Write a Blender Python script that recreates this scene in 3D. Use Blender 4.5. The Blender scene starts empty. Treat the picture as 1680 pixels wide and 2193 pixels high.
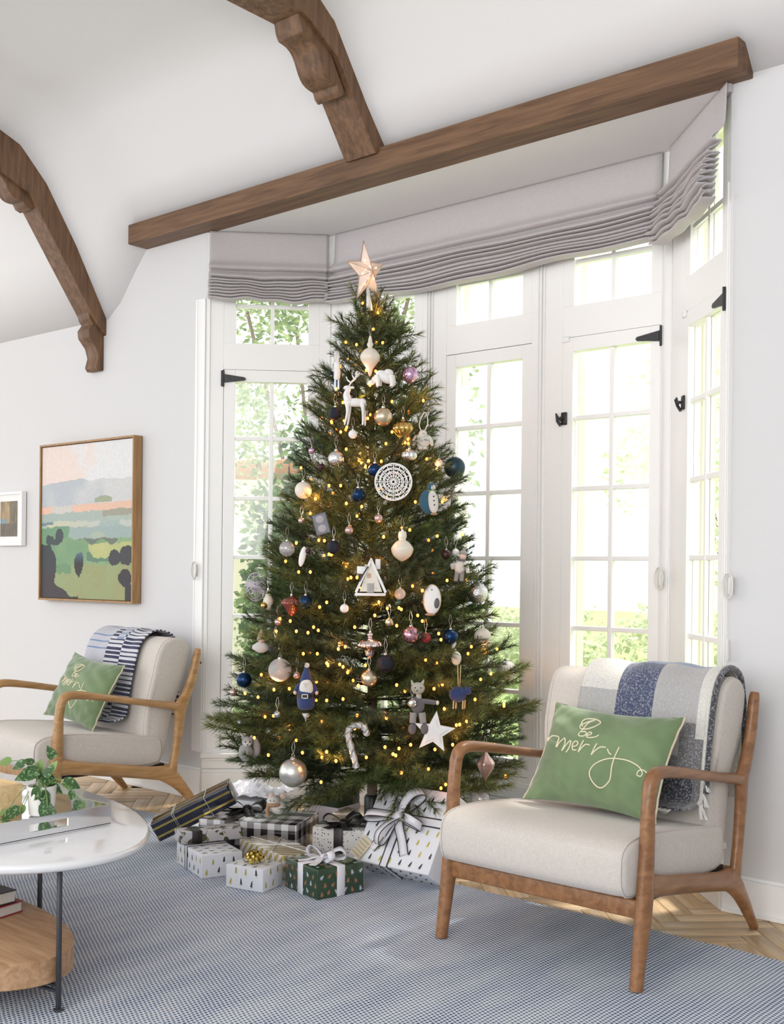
import bpy, bmesh, math, random
from mathutils import Vector, Matrix
random.seed(7)
PI=math.pi
sc=bpy.context.scene
COL=sc.collection
# ------------------------------------------------------------------ camera
FPX=2450.0; CAMH=1.15; YAW=math.radians(40.6); ROLL=0.0105; PX,PY=840.0,1222.0
Fv=Vector((-math.sin(YAW),math.cos(YAW),0)); R0=Vector((math.cos(YAW),math.sin(YAW),0)); Zv=Vector((0,0,1))
Rv=R0*math.cos(ROLL)+Zv*math.sin(ROLL); Uv=Zv*math.cos(ROLL)-R0*math.sin(ROLL)
cd=bpy.data.cameras.new('camera'); cam=bpy.data.objects.new('camera',cd); COL.objects.link(cam)
m=Matrix((Rv,Uv,-Fv)).transposed().to_4x4(); m.translation=Vector((0,0,CAMH)); cam.matrix_world=m
cd.sensor_fit='HORIZONTAL'; cd.sensor_width=36; cd.lens=FPX/1680*36; cd.shift_y=(PY-1096.5)/1680; cd.clip_start=.05; cd.clip_end=200
sc.camera=cam
# ------------------------------------------------------------------ world, sun, exposure
w=bpy.data.worlds.new('world'); sc.world=w; w.use_nodes=True
bg=w.node_tree.nodes['Background']; bg.inputs[0].default_value=(.975,.985,1.0,1); bg.inputs[1].default_value=1.05
sd=bpy.data.lights.new('sun','SUN'); sd.energy=2.6; sd.angle=math.radians(5.0); sd.color=(1,.95,.86)
so=bpy.data.objects.new('sun',sd); COL.objects.link(so); so.rotation_euler=Vector((.16,.44,.88)).to_track_quat('Z','Y').to_euler(); so.location=(0,10,8)
sc.view_settings.view_transform='Standard'; sc.view_settings.look='None'; sc.view_settings.exposure=0.92; sc.view_settings.gamma=1; sc.view_settings.use_curve_mapping=False
# soft fill lamps added behind the camera to brighten bay, rug and tree
def area(name,loc,target,sx,sy,e,col=(1,1,1)):
    l=bpy.data.lights.new(name,'AREA'); l.shape='RECTANGLE'; l.size=sx; l.size_y=sy; l.energy=e; l.color=col
    o=bpy.data.objects.new(name,l); COL.objects.link(o); o.location=loc
    o.rotation_euler=(Vector(loc)-Vector(target)).to_track_quat('Z','Y').to_euler(); return o
area('front_fill_light',(-6.8,-2.4,2.2),(-3.0,3.2,1.0),2.6,2.0,22,(1,.985,.96))
area('front_fill_light',(.2,-3.2,2.4),(-3.0,4.0,.9),4.0,2.2,75,(1,.99,.975))

def ray(x,y): return Fv+Rv*((x-PX)/FPX)-Uv*((y-PY)/FPX)
def atdepth(x,y,d): return Vector((0,0,CAMH))+ray(x,y)*d
def onz(x,y,z=0.):
    r=ray(x,y); return Vector((0,0,CAMH))+r*((z-CAMH)/r.z)

# ------------------------------------------------------------------ materials
def newmat(name):
    m=bpy.data.materials.new(name); m.use_nodes=True; return m,m.node_tree.nodes,m.node_tree.links,m.node_tree.nodes['Principled BSDF']
def mat(name,col,rough=.6,metal=0,bump=0,bscale=60,var=0,vscale=8,sheen=0,coat=0,trans=0,spec=None):
    m,n,l,b=newmat(name)
    b.inputs['Base Color'].default_value=(*col,1); b.inputs['Roughness'].default_value=rough; b.inputs['Metallic'].default_value=metal
    if sheen: b.inputs['Sheen Weight'].default_value=sheen
    if coat: b.inputs['Coat Weight'].default_value=coat; b.inputs['Coat Roughness'].default_value=.05
    if trans: b.inputs['Transmission Weight'].default_value=trans
    if spec is not None: b.inputs['Specular IOR Level'].default_value=spec
    if bump or var:
        tc=n.new('ShaderNodeTexCoord')
    if bump:
        t=n.new('ShaderNodeTexNoise'); t.inputs['Scale'].default_value=bscale; t.inputs['Detail'].default_value=4; l.new(tc.outputs['Object'],t.inputs['Vector'])
        bp=n.new('ShaderNodeBump'); bp.inputs['Strength'].default_value=bump; bp.inputs['Distance'].default_value=.01; l.new(t.outputs[0],bp.inputs['Height']); l.new(bp.outputs[0],b.inputs['Normal'])
    if var:
        t=n.new('ShaderNodeTexNoise'); t.inputs['Scale'].default_value=vscale; t.inputs['Detail'].default_value=5; l.new(tc.outputs['Object'],t.inputs['Vector'])
        r=n.new('ShaderNodeValToRGB'); r.color_ramp.elements[0].position=.3; r.color_ramp.elements[1].position=.7
        r.color_ramp.elements[0].color=(*[c*(1-var) for c in col],1); r.color_ramp.elements[1].color=(*[min(1,c*(1+var)) for c in col],1)
        l.new(t.outputs[0],r.inputs[0]); l.new(r.outputs[0],b.inputs['Base Color'])
    return m
def emat(name,col,s):
    m,n,l,b=newmat(name); b.inputs['Base Color'].default_value=(*col,1); b.inputs['Emission Color'].default_value=(*col,1); b.inputs['Emission Strength'].default_value=s; return m
def woodmat(name,c0,c1,axis='Y',scale=6,rough=.4,stretch=12,rnd=0):
    m,n,l,b=newmat(name); tc=n.new('ShaderNodeTexCoord'); mp=n.new('ShaderNodeMapping')
    s=[scale*stretch]*3; s['XYZ'.index(axis)]=scale; mp.inputs['Scale'].default_value=s
    l.new(tc.outputs['Object'],mp.inputs['Vector'])
    src=mp.outputs[0]
    if rnd:
        oi=n.new('ShaderNodeObjectInfo'); ad=n.new('ShaderNodeVectorMath'); ad.operation='ADD'; sc_=n.new('ShaderNodeVectorMath'); sc_.operation='SCALE'; sc_.inputs['Scale'].default_value=40
        cb=n.new('ShaderNodeCombineXYZ'); 
        for i in range(3): l.new(oi.outputs['Random'],cb.inputs[i])
        l.new(cb.outputs[0],sc_.inputs[0]); l.new(src,ad.inputs[0]); l.new(sc_.outputs[0],ad.inputs[1]); src=ad.outputs[0]
    t=n.new('ShaderNodeTexNoise'); t.inputs['Scale'].default_value=1; t.inputs['Detail'].default_value=6; t.inputs['Distortion'].default_value=.6; l.new(src,t.inputs['Vector'])
    r=n.new('ShaderNodeValToRGB'); r.color_ramp.elements[0].position=.32; r.color_ramp.elements[1].position=.68
    r.color_ramp.elements[0].color=(*c0,1); r.color_ramp.elements[1].color=(*c1,1); l.new(t.outputs[0],r.inputs[0])
    out=r.outputs[0]
    if rnd:
        hs=n.new('ShaderNodeHueSaturation'); mr=n.new('ShaderNodeMapRange'); mr.inputs[3].default_value=1-rnd; mr.inputs[4].default_value=1+rnd
        l.new(oi.outputs['Random'],mr.inputs[0]); l.new(mr.outputs[0],hs.inputs['Value']); l.new(out,hs.inputs['Color']); out=hs.outputs[0]
    l.new(out,b.inputs['Base Color']); b.inputs['Roughness'].default_value=rough
    bp=n.new('ShaderNodeBump'); bp.inputs['Strength'].default_value=.12; bp.inputs['Distance'].default_value=.004; l.new(t.outputs[0],bp.inputs['Height']); l.new(bp.outputs[0],b.inputs['Normal'])
    return m
def attrmat(name,rough=.8,noise=0,nscale=250,bump=0,sheen=0,metal=0):
    m,n,l,b=newmat(name); a=n.new('ShaderNodeAttribute'); a.attribute_name='Col'; b.inputs['Roughness'].default_value=rough; out=a.outputs['Color']
    if noise or bump:
        tc=n.new('ShaderNodeTexCoord'); t=n.new('ShaderNodeTexNoise'); t.inputs['Scale'].default_value=nscale; t.inputs['Detail'].default_value=3; l.new(tc.outputs['Object'],t.inputs['Vector'])
    if noise:
        mr=n.new('ShaderNodeMapRange'); mr.inputs[1].default_value=.3; mr.inputs[2].default_value=.7; mr.inputs[3].default_value=1-noise; mr.inputs[4].default_value=1+noise; l.new(t.outputs[0],mr.inputs[0])
        hs=n.new('ShaderNodeHueSaturation'); l.new(mr.outputs[0],hs.inputs['Value']); l.new(out,hs.inputs['Color']); out=hs.outputs[0]
    if bump:
        bp=n.new('ShaderNodeBump'); bp.inputs['Strength'].default_value=bump; bp.inputs['Distance'].default_value=.003; l.new(t.outputs[0],bp.inputs['Height']); l.new(bp.outputs[0],b.inputs['Normal'])
    if sheen: b.inputs['Sheen Weight'].default_value=sheen
    b.inputs['Metallic'].default_value=metal
    l.new(out,b.inputs['Base Color']); return m
class NT:  # tiny math node helper
    def __init__(s,m): s.n=m.node_tree.nodes; s.l=m.node_tree.links
    def m(s,op,a,b=None,c=None):
        k=s.n.new('ShaderNodeMath'); k.operation=op
        for i,v in enumerate((a,b,c)):
            if v is None: continue
            if isinstance(v,(int,float)): k.inputs[i].default_value=v
            else: s.l.new(v,k.inputs[i])
        return k.outputs[0]
    def mix(s,f,a,b):
        k=s.n.new('ShaderNodeMix'); k.data_type='RGBA'
        if isinstance(f,(int,float)): k.inputs[0].default_value=f
        else: s.l.new(f,k.inputs[0])
        for i,v in ((6,a),(7,b)):
            if isinstance(v,tuple): k.inputs[i].default_value=(*v,1)
            else: s.l.new(v,k.inputs[i])
        return k.outputs[2]
def fabricmat(name,col,scale=420,strength=.25,var=.08,sheen=.2):
    m,n,l,b=newmat(name); N=NT(m); tc=n.new('ShaderNodeTexCoord'); mp=n.new('ShaderNodeMapping'); mp.inputs['Scale'].default_value=(scale,scale,scale)
    l.new(tc.outputs['Object'],mp.inputs[0])
    outs=[]
    for sc3 in ((.25,1,1),(1,.25,.25)):
        q=n.new('ShaderNodeMapping'); q.inputs['Scale'].default_value=sc3; l.new(mp.outputs[0],q.inputs[0])
        t=n.new('ShaderNodeTexNoise'); t.inputs['Scale'].default_value=1; t.inputs['Detail'].default_value=2; l.new(q.outputs[0],t.inputs[0]); outs.append(t.outputs[0])
    h=N.m('ADD',outs[0],outs[1]); f=N.m('MULTIPLY',h,.5)
    r=n.new('ShaderNodeMapRange'); r.inputs[1].default_value=.35; r.inputs[2].default_value=.65; l.new(f,r.inputs[0])
    c=N.mix(r.outputs[0],tuple(x*(1-var) for x in col),tuple(min(1,x*(1+var)) for x in col)); l.new(c,b.inputs['Base Color'])
    bp=n.new('ShaderNodeBump'); bp.inputs['Strength'].default_value=strength; bp.inputs['Distance'].default_value=.002; l.new(f,bp.inputs['Height']); l.new(bp.outputs[0],b.inputs['Normal'])
    b.inputs['Roughness'].default_value=.9; b.inputs['Sheen Weight'].default_value=sheen; return m
M={}
M['wall']=mat('white_plaster',(.70,.70,.705),.85,bump=.25,bscale=14)
M['ceil']=mat('ceiling_plaster',(.80,.80,.80),.9,bump=.2,bscale=9)
M['trim']=mat('white_gloss_paint',(.91,.91,.90),.35)
M['cream']=mat('cream_outside_paint',(.82,.79,.66),.6)
M['beam']=woodmat('dark_stained_beam',(.10,.050,.024),(.215,.115,.058),'X',3,.55,14)
M['beamy']=woodmat('dark_stained_rafter',(.10,.050,.024),(.215,.115,.058),'Z',4,.55,10)
M['oak']=woodmat('oak_planks',(.52,.35,.19),(.72,.53,.32),'X',5,.38,14,rnd=.14)
M['oakbase']=mat('dark_joint',(.22,.13,.07),.8)
M['chairwood']=woodmat('amber_chair_wood',(.20,.090,.036),(.35,.170,.075),'Y',5,.33,9)
M['chairwood2']=woodmat('honey_chair_wood',(.36,.19,.07),(.55,.32,.14),'Y',5,.33,9)
M['shelfwood']=woodmat('oak_shelf',(.36,.20,.10),(.52,.33,.19),'X',6,.45,9)
M['pine']=woodmat('pale_pine',(.62,.42,.20),(.80,.62,.36),'X',5,.55,10)
M['framewood']=woodmat('warm_frame_wood',(.30,.16,.06),(.43,.25,.10),'Z',6,.45,9)
M['linen']=fabricmat('oatmeal_linen',(.60,.555,.51))
M['linen2']=fabricmat('light_linen',(.63,.58,.53))
M['blind']=fabricmat('grey_linen_blind',(.53,.50,.505),300,.2,.06,.1)
M['velvet']=mat('green_velvet',(.150,.225,.105),.75,sheen=.5,var=.16,vscale=9,bump=.25,bscale=20)
M['piping']=mat('cream_piping',(.62,.55,.40),.7)
M['thread']=mat('cream_thread',(.78,.72,.52),.6)
M['black']=mat('black_iron',(.022,.022,.024),.45,bump=.2,bscale=90)
M['darkmetal']=mat('dark_grey_metal',(.05,.055,.065),.4,metal=.3)
M['lacquer']=mat('white_lacquer',(.80,.81,.83),.12,coat=.6)
M['mirror']=mat('polished_silver',(.80,.81,.83),.12,metal=1)
M['white']=mat('white_ceramic',(.82,.81,.79),.3)
M['cord']=mat('white_cord',(.78,.77,.74),.7)
M['plastic']=mat('black_plastic',(.012,.018,.022),.35)
M['page']=mat('page_edges',(.62,.60,.56),.9,bump=.4,bscale=300)
M['bookblack']=mat('black_cover',(.02,.022,.028),.4)
M['bookred']=mat('dark_red_cover',(.30,.018,.03),.45)
M['matt']=mat('white_mat_board',(.86,.86,.85),.7)
M['painting']=attrmat('painted_canvas',.6,noise=.04,nscale=60,bump=.3)
M['print']=attrmat('printed_picture',.4)
M['plaid']=attrmat('brushed_wool_plaid',.95,noise=.12,nscale=300,bump=.6,sheen=.4)
_n=M['plaid'].node_tree.nodes; _l=M['plaid'].node_tree.links; _b=_n['Principled BSDF']
_src=_b.inputs['Base Color'].links[0].from_socket; _t=_n.new('ShaderNodeTexNoise'); _t.inputs['Scale'].default_value=170; _t.inputs['Detail'].default_value=3; _c=_n.new('ShaderNodeTexCoord'); _l.new(_c.outputs['Object'],_t.inputs[0])
_r=_n.new('ShaderNodeMapRange'); _r.inputs[1].default_value=.48; _r.inputs[2].default_value=.66; _r.inputs[4].default_value=.55; _l.new(_t.outputs[0],_r.inputs[0])
_m=_n.new('ShaderNodeMix'); _m.data_type='RGBA'; _m.inputs[7].default_value=(.50,.52,.58,1); _l.new(_r.outputs[0],_m.inputs[0]); _l.new(_src,_m.inputs[6]); _l.new(_m.outputs[2],_b.inputs['Base Color'])
M['stripe']=attrmat('striped_knit',.9,noise=.08,nscale=300,bump=.3,sheen=.2)
M['gold']=mat('gold_foil',(.72,.56,.16),.22,metal=1)
M['goldp']=mat('gold_print',(.62,.55,.12),.35,metal=.5)
M['blackp']=mat('black_print',(.03,.03,.03),.5)
M['whitepaper']=mat('white_wrapping_paper',(.74,.76,.81),.3,bump=.12,bscale=12)
M['lav']=mat('lavender_white_board',(.66,.63,.72),.5)
M['whiterib']=mat('white_satin_ribbon',(.76,.76,.82),.35)
M['blackrib']=mat('black_ribbon',(.02,.017,.016),.45)
M['greenp']=mat('green_wrapping_paper',(.022,.055,.026),.18,coat=.5)
M['copperp']=mat('copper_print',(.45,.22,.11),.35,metal=.4)
M['silverp']=mat('pale_blue_print',(.55,.63,.68),.35,metal=.2)
M['navypaper']=mat('navy_foil_paper',(.012,.014,.035),.15,coat=.6)
M['leaf']=None
# glass pane: mostly clear with a faint reflection
m,n,l,b=newmat('window_glass'); M['glass']=m
n.remove(b); tr=n.new('ShaderNodeBsdfTransparent'); gl=n.new('ShaderNodeBsdfGlossy'); gl.inputs['Roughness'].default_value=.02; mx=n.new('ShaderNodeMixShader'); mx.inputs[0].default_value=.05; l.new(tr.outputs[0],mx.inputs[1]); l.new(gl.outputs[0],mx.inputs[2]); l.new(mx.outputs[0],n['Material Output'].inputs[0])
# clear acrylic / glass ornament
m,n,l,b=newmat('clear_glass_ball'); M['clear']=m
b.inputs['Base Color'].default_value=(.85,.85,.86,1); b.inputs['Roughness'].default_value=.08; b.inputs['Alpha'].default_value=.35; b.inputs['Metallic'].default_value=.4
# rug weave
m,n,l,b=newmat('blue_woven_rug'); M['rug']=m; N=NT(m)
tc=n.new('ShaderNodeTexCoord'); sp=n.new('ShaderNodeSeparateXYZ'); l.new(tc.outputs['Object'],sp.inputs[0])
wob=n.new('ShaderNodeTexNoise'); wob.inputs['Scale'].default_value=9; l.new(tc.outputs['Object'],wob.inputs[0])
wv=N.m('MULTIPLY',N.m('SUBTRACT',wob.outputs[0],.5),.6)
a=N.m('ADD',N.m('DIVIDE',sp.outputs[0],.0125),wv); fa=N.m('FRACT',a); ia=N.m('FLOOR',a)
bb=N.m('ADD',N.m('ADD',N.m('DIVIDE',sp.outputs[1],.0125),wv),N.m('MULTIPLY',N.m('MODULO',N.m('ABSOLUTE',ia),2),.5)); fb=N.m('FRACT',bb)
d1=N.m('ABSOLUTE',N.m('SUBTRACT',fa,.5)); d2=N.m('ABSOLUTE',N.m('SUBTRACT',fb,.5))
r1=n.new('ShaderNodeMapRange'); r1.inputs[1].default_value=.25; r1.inputs[2].default_value=.38; r1.inputs[3].default_value=1; r1.inputs[4].default_value=0; l.new(d1,r1.inputs[0])
r2=n.new('ShaderNodeMapRange'); r2.inputs[1].default_value=.25; r2.inputs[2].default_value=.40; r2.inputs[3].default_value=1; r2.inputs[4].default_value=0; l.new(d2,r2.inputs[0])
dash=N.m('MULTIPLY',r1.outputs[0],r2.outputs[0])
mp=n.new('ShaderNodeMapping'); mp.inputs['Scale'].default_value=(3.5,1.0,1); l.new(tc.outputs['Object'],mp.inputs[0])
big=n.new('ShaderNodeTexNoise'); big.inputs['Scale'].default_value=3; big.inputs['Detail'].default_value=4; l.new(mp.outputs[0],big.inputs[0])
rb=n.new('ShaderNodeMapRange'); rb.inputs[1].default_value=.35; rb.inputs[2].default_value=.65; l.new(big.outputs[0],rb.inputs[0])
base=N.mix(rb.outputs[0],(.65,.70,.77),(.76,.78,.80)); dk=N.mix(rb.outputs[0],(.030,.065,.17),(.11,.17,.29))
l.new(N.mix(dash,base,dk),b.inputs['Base Color']); b.inputs['Roughness'].default_value=.95
bp=n.new('ShaderNodeBump'); bp.inputs['Strength'].default_value=.5; bp.inputs['Distance'].default_value=.004; bp.invert=True; l.new(dash,bp.inputs['Height']); l.new(bp.outputs[0],b.inputs['Normal'])
# leaf materials (two-sided translucent)
def leafmat(name,c0,c1,tr=.35,spots=0):
    m,n,l,b=newmat(name); N=NT(m); oi=n.new('ShaderNodeTexCoord'); t=n.new('ShaderNodeTexNoise'); t.inputs['Scale'].default_value=6 if not spots else 130; l.new(oi.outputs['Object'],t.inputs[0])
    r=n.new('ShaderNodeMapRange'); r.inputs[1].default_value=.35 if not spots else .55; r.inputs[2].default_value=.65 if not spots else .62; l.new(t.outputs[0],r.inputs[0])
    c=N.mix(r.outputs[0],c0,c1); l.new(c,b.inputs['Base Color']); b.inputs['Roughness'].default_value=.45
    td=n.new('ShaderNodeBsdfTranslucent'); l.new(c,td.inputs[0]); mx=n.new('ShaderNodeMixShader'); mx.inputs[0].default_value=tr
    l.new(b.outputs[0],mx.inputs[1]); l.new(td.outputs[0],mx.inputs[2]); l.new(mx.outputs[0],n['Material Output'].inputs[0]); return m
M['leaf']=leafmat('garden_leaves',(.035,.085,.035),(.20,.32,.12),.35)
M['leaf3']=leafmat('overexposed_far_leaves',(.52,.58,.42),(.78,.82,.62),.5)  # washed-out glare of the bright garden put into the leaf colour
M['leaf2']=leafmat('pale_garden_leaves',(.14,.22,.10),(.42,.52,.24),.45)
M['pothos']=leafmat('speckled_pothos_leaf',(.035,.10,.025),(.22,.36,.16),.15,spots=1)
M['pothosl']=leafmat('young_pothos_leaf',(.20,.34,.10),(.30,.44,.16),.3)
M['bark']=mat('bark',(.22,.17,.13),.9,bump=.5)
M['grass']=mat('grass',(.34,.46,.16),.9,var=.3,vscale=30)
M['stucco']=mat('garden_wall_stucco',(.80,.74,.62),.9)
M['terracotta']=mat('terracotta',(.55,.28,.15),.8)
# needles: attribute colour
m,n,l,b=newmat('pine_needles'); M['needle']=m; N=NT(m)
a=n.new('ShaderNodeAttribute'); a.attribute_name='Col'; oi=n.new('ShaderNodeObjectInfo'); hs=n.new('ShaderNodeHueSaturation'); mr=n.new('ShaderNodeMapRange'); mr.inputs[3].default_value=.7; mr.inputs[4].default_value=1.35
l.new(oi.outputs['Random'],mr.inputs[0]); l.new(mr.outputs[0],hs.inputs['Value']); l.new(a.outputs['Color'],hs.inputs['Color']); l.new(hs.outputs[0],b.inputs['Base Color']); b.inputs['Roughness'].default_value=.5
td=n.new('ShaderNodeBsdfTranslucent'); l.new(hs.outputs[0],td.inputs[0]); mx=n.new('ShaderNodeMixShader'); mx.inputs[0].default_value=.3; l.new(b.outputs[0],mx.inputs[1]); l.new(td.outputs[0],mx.inputs[2]); l.new(mx.outputs[0],n['Material Output'].inputs[0])
# uv patterns
def uvmat(name,fn,rough=.35,coat=0,metal=0):
    m,n,l,b=newmat(name); N=NT(m); uv=n.new('ShaderNodeUVMap'); sp=n.new('ShaderNodeSeparateXYZ'); l.new(uv.outputs[0],sp.inputs[0])
    c=fn(N,sp.outputs[0],sp.outputs[1],n,l,uv); l.new(c,b.inputs['Base Color']); b.inputs['Roughness'].default_value=rough
    if coat: b.inputs['Coat Weight'].default_value=coat
    return m
def stripe01(N,x,period,duty=.5): return N.m('LESS_THAN',N.m('FRACT',N.m('ADD',N.m('DIVIDE',x,period),50)),duty)
def f_check(c0,c1,c2,p,p2=None):
    def f(N,x,y,n,l,uv):
        a=stripe01(N,x,p); b=stripe01(N,y,p2 or p)
        return N.mix(a,N.mix(b,c0,c1),N.mix(b,c1,c2))
    return f
M['buffalo']=uvmat('buffalo_check_paper',f_check((.62,.62,.64),(.26,.25,.26),(.012,.010,.012),.058,.07),.15,.4)
M['buffalo2']=uvmat('tan_buffalo_check_paper',f_check((.50,.43,.38),(.16,.13,.12),(.02,.016,.015),.055),.3)
M['bluecheck']=uvmat('blue_yellow_check_paper',lambda N,x,y,n,l,uv:N.mix(stripe01(N,x,.05,.2),N.mix(stripe01(N,y,.03,.5),(.20,.33,.52),(.62,.70,.80)),(.75,.72,.30)),.4)
M['goldstripe']=uvmat('gold_stripe_paper',lambda N,x,y,n,l,uv:N.mix(stripe01(N,N.m('ADD',N.m('MULTIPLY',x,.75),N.m('MULTIPLY',y,-.66)),.028,.5),(.60,.55,.54),(.36,.29,.09)),.2,.4)
def f_polka(N,x,y,n,l,uv):
    v=n.new('ShaderNodeTexVoronoi'); v.inputs['Scale'].default_value=110; v.inputs['Randomness'].default_value=.7; l.new(uv.outputs[0],v.inputs['Vector'])
    return N.mix(N.m('LESS_THAN',v.outputs['Distance'],.28),(.70,.68,.66),(.03,.03,.03))
M['polka']=uvmat('speckled_paper',f_polka,.35)
def f_floral(N,x,y,n,l,uv):
    v=n.new('ShaderNodeTexNoise'); v.inputs['Scale'].default_value=28; l.new(uv.outputs[0],v.inputs['Vector']); v2=n.new('ShaderNodeTexNoise'); v2.inputs['Scale'].default_value=45; l.new(uv.outputs[0],v2.inputs['Vector'])
    c=N.mix(N.m('GREATER_THAN',v.outputs[0],.55),(.55,.54,.56),(.07,.075,.04)); return N.mix(N.m('GREATER_THAN',v2.outputs[0],.64),c,(.35,.22,.10))
M['floral']=uvmat('printed_camouflage_paper',f_floral,.3)
def f_foil(N,x,y,n,l,uv):
    v=n.new('ShaderNodeTexNoise'); v.inputs['Scale'].default_value=20; l.new(uv.outputs[0],v.inputs['Vector'])
    return N.mix(N.m('GREATER_THAN',v.outputs[0],.62),(.03,.05,.025),(.12,.08,.05))
M['foil']=uvmat('dark_green_foil',f_foil,.12,.5)

# ------------------------------------------------------------------ mesh builder
class MB:
    def __init__(s): s.v=[]; s.f=[]; s.c=[]; s.sm=[]; s.uv=[]
    def add(s,vs,fs,smooth=False,col=None,uvs=None):
        o=len(s.v); s.v+= [tuple(p) for p in vs]
        for i,f in enumerate(fs):
            s.f.append(tuple(o+k for k in f)); s.sm.append(smooth); s.c.append(col[i] if isinstance(col,list) else col); s.uv.append(uvs[i] if uvs else None)
        return s
    def box(s,lo,hi,T=None):
        x0,y0,z0=lo; x1,y1,z1=hi
        V=[Vector(p) for p in ((x0,y0,z0),(x1,y0,z0),(x1,y1,z0),(x0,y1,z0),(x0,y0,z1),(x1,y0,z1),(x1,y1,z1),(x0,y1,z1))]
        F=[(0,3,2,1),(4,5,6,7),(0,1,5,4),(1,2,6,5),(2,3,7,6),(3,0,4,7)]
        ax=[(0,1),(0,1),(0,2),(1,2),(0,2),(1,2)]
        uv=[[(V[i][a],V[i][b]) for i in f] for f,(a,b) in zip(F,ax)]
        if T: V=[T@p for p in V]
        return s.add(V,F,False,None,uv)
    def rbox(s,lo,hi,r=.01,seg=3,T=None,puff=0):
        bm=bmesh.new(); bmesh.ops.create_cube(bm,size=1)
        c=[(a+b)/2 for a,b in zip(lo,hi)]; d=[b-a for a,b in zip(lo,hi)]
        for v in bm.verts: v.co=Vector((v.co.x*d[0]+c[0],v.co.y*d[1]+c[1],v.co.z*d[2]+c[2]))
        bmesh.ops.bevel(bm,geom=bm.edges[:]+bm.verts[:],offset=r,segments=seg,profile=.5,affect='EDGES')
        bm.normal_update(); bm.verts.index_update()
        V=[v.co.copy() for v in bm.verts]; F=[]; U=[]
        for f in bm.faces:
            F.append(tuple(v.index for v in f.verts)); nn=f.normal; k=max(range(3),key=lambda i:abs(nn[i])); a,b=[(1,2),(0,2),(0,1)][k]; U.append([(V[v.index][a],V[v.index][b]) for v in f.verts])
        bm.free()
        if T: V=[T@p for p in V]
        return s.add(V,F,True,None,U)
    def tube(s,P,r,n=8,col=None,closed=False,sx=1.0,up=None,cap=True):
        P=[Vector(p) for p in P]; k=len(P); rr=r if isinstance(r,(list,tuple)) else [r]*k
        vs=[]; prev=None
        for i in range(k):
            if closed: t=(P[(i+1)%k]-P[i-1]).normalized()
            else: t=(P[min(i+1,k-1)]-P[max(i-1,0)]).normalized()
            if prev is None:
                u=Vector(up) if up else (Vector((0,0,1)) if abs(t.z)<.9 else Vector((1,0,0)))
                a=(u-t*u.dot(t)).normalized()
            else: a=(prev-t*prev.dot(t)).normalized()
            prev=a; b=t.cross(a)
            q=rr[i]; qa,qb=(q if isinstance(q,(tuple,list)) else (q,q*sx))
            for j in range(n):
                th=2*PI*j/n; vs.append(P[i]+a*(qa*math.cos(th))+b*(qb*math.sin(th)))
        fs=[]
        for i in range(k if closed else k-1):
            for j in range(n):
                i2=(i+1)%k; fs.append((i*n+j,i*n+(j+1)%n,i2*n+(j+1)%n,i2*n+j))
        if not closed and cap: fs+= [tuple(range(n))[::-1],tuple((k-1)*n+j for j in range(n))]
        return s.add(vs,fs,True,col)
    def lathe(s,prof,n=20,T=None,col=None,ribs=0,ra=0):
        vs=[];k=len(prof)
        for (r,z) in prof:
            for j in range(n):
                th=2*PI*j/n; q=r*(1+ra*math.cos(ribs*th)) if ribs else r
                vs.append(Vector((q*math.cos(th),q*math.sin(th),z)))
        if T: vs=[T@p for p in vs]
        fs=[(i*n+j,i*n+(j+1)%n,(i+1)*n+(j+1)%n,(i+1)*n+j) for i in range(k-1) for j in range(n)]
        fs+=[tuple(range(n))[::-1],tuple((k-1)*n+j for j in range(n))]
        return s.add(vs,fs,True,col)
    def ell(s,c,r,n=14,m=9,T=None,col=None,bump=0):
        if not isinstance(r,(tuple,list)): r=(r,r,r)
        vs=[];
        for i in range(m+1):
            ph=PI*i/m; ph=min(max(ph,.02),PI-.02)
            for j in range(n):
                th=2*PI*j/n; q=1+(random.uniform(-bump,bump) if bump else 0)
                vs.append(Vector((c[0]+q*r[0]*math.sin(ph)*math.cos(th),c[1]+q*r[1]*math.sin(ph)*math.sin(th),c[2]-q*r[2]*math.cos(ph))))
        if T: vs=[T@p for p in vs]
        fs=[(i*n+j,i*n+(j+1)%n,(i+1)*n+(j+1)%n,(i+1)*n+j) for i in range(m) for j in range(n)]
        fs+=[tuple(range(n))[::-1],tuple(m*n+j for j in range(n))]
        return s.add(vs,fs,True,col)
    def grid(s,fn,nu,nv,colfn=None,smooth=True):
        vs=[fn(i/nu,j/nv) for j in range(nv+1) for i in range(nu+1)]
        fs=[(j*(nu+1)+i,j*(nu+1)+i+1,(j+1)*(nu+1)+i+1,(j+1)*(nu+1)+i) for j in range(nv) for i in range(nu)]
        cs=[colfn((i+.5)/nu,(j+.5)/nv) for j in range(nv) for i in range(nu)] if colfn else None
        return s.add(vs,fs,smooth,cs)
    def prism(s,pts,a0,a1,mp=None,smooth=False):   # pts 2D outline, extruded from a0 to a1; mp(p,q,a)->vec
        mp=mp or (lambda p,q,a:Vector((p,q,a))); n=len(pts)
        vs=[mp(p,q,a0) for p,q in pts]+[mp(p,q,a1) for p,q in pts]
        fs=[tuple(range(n))[::-1],tuple(range(n,2*n))]+[(i,(i+1)%n,n+(i+1)%n,n+i) for i in range(n)]
        o=len(s.f); s.add(vs,fs,False)
        if smooth:
            for k in range(o+2,len(s.f)): s.sm[k]=True
        return s
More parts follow.
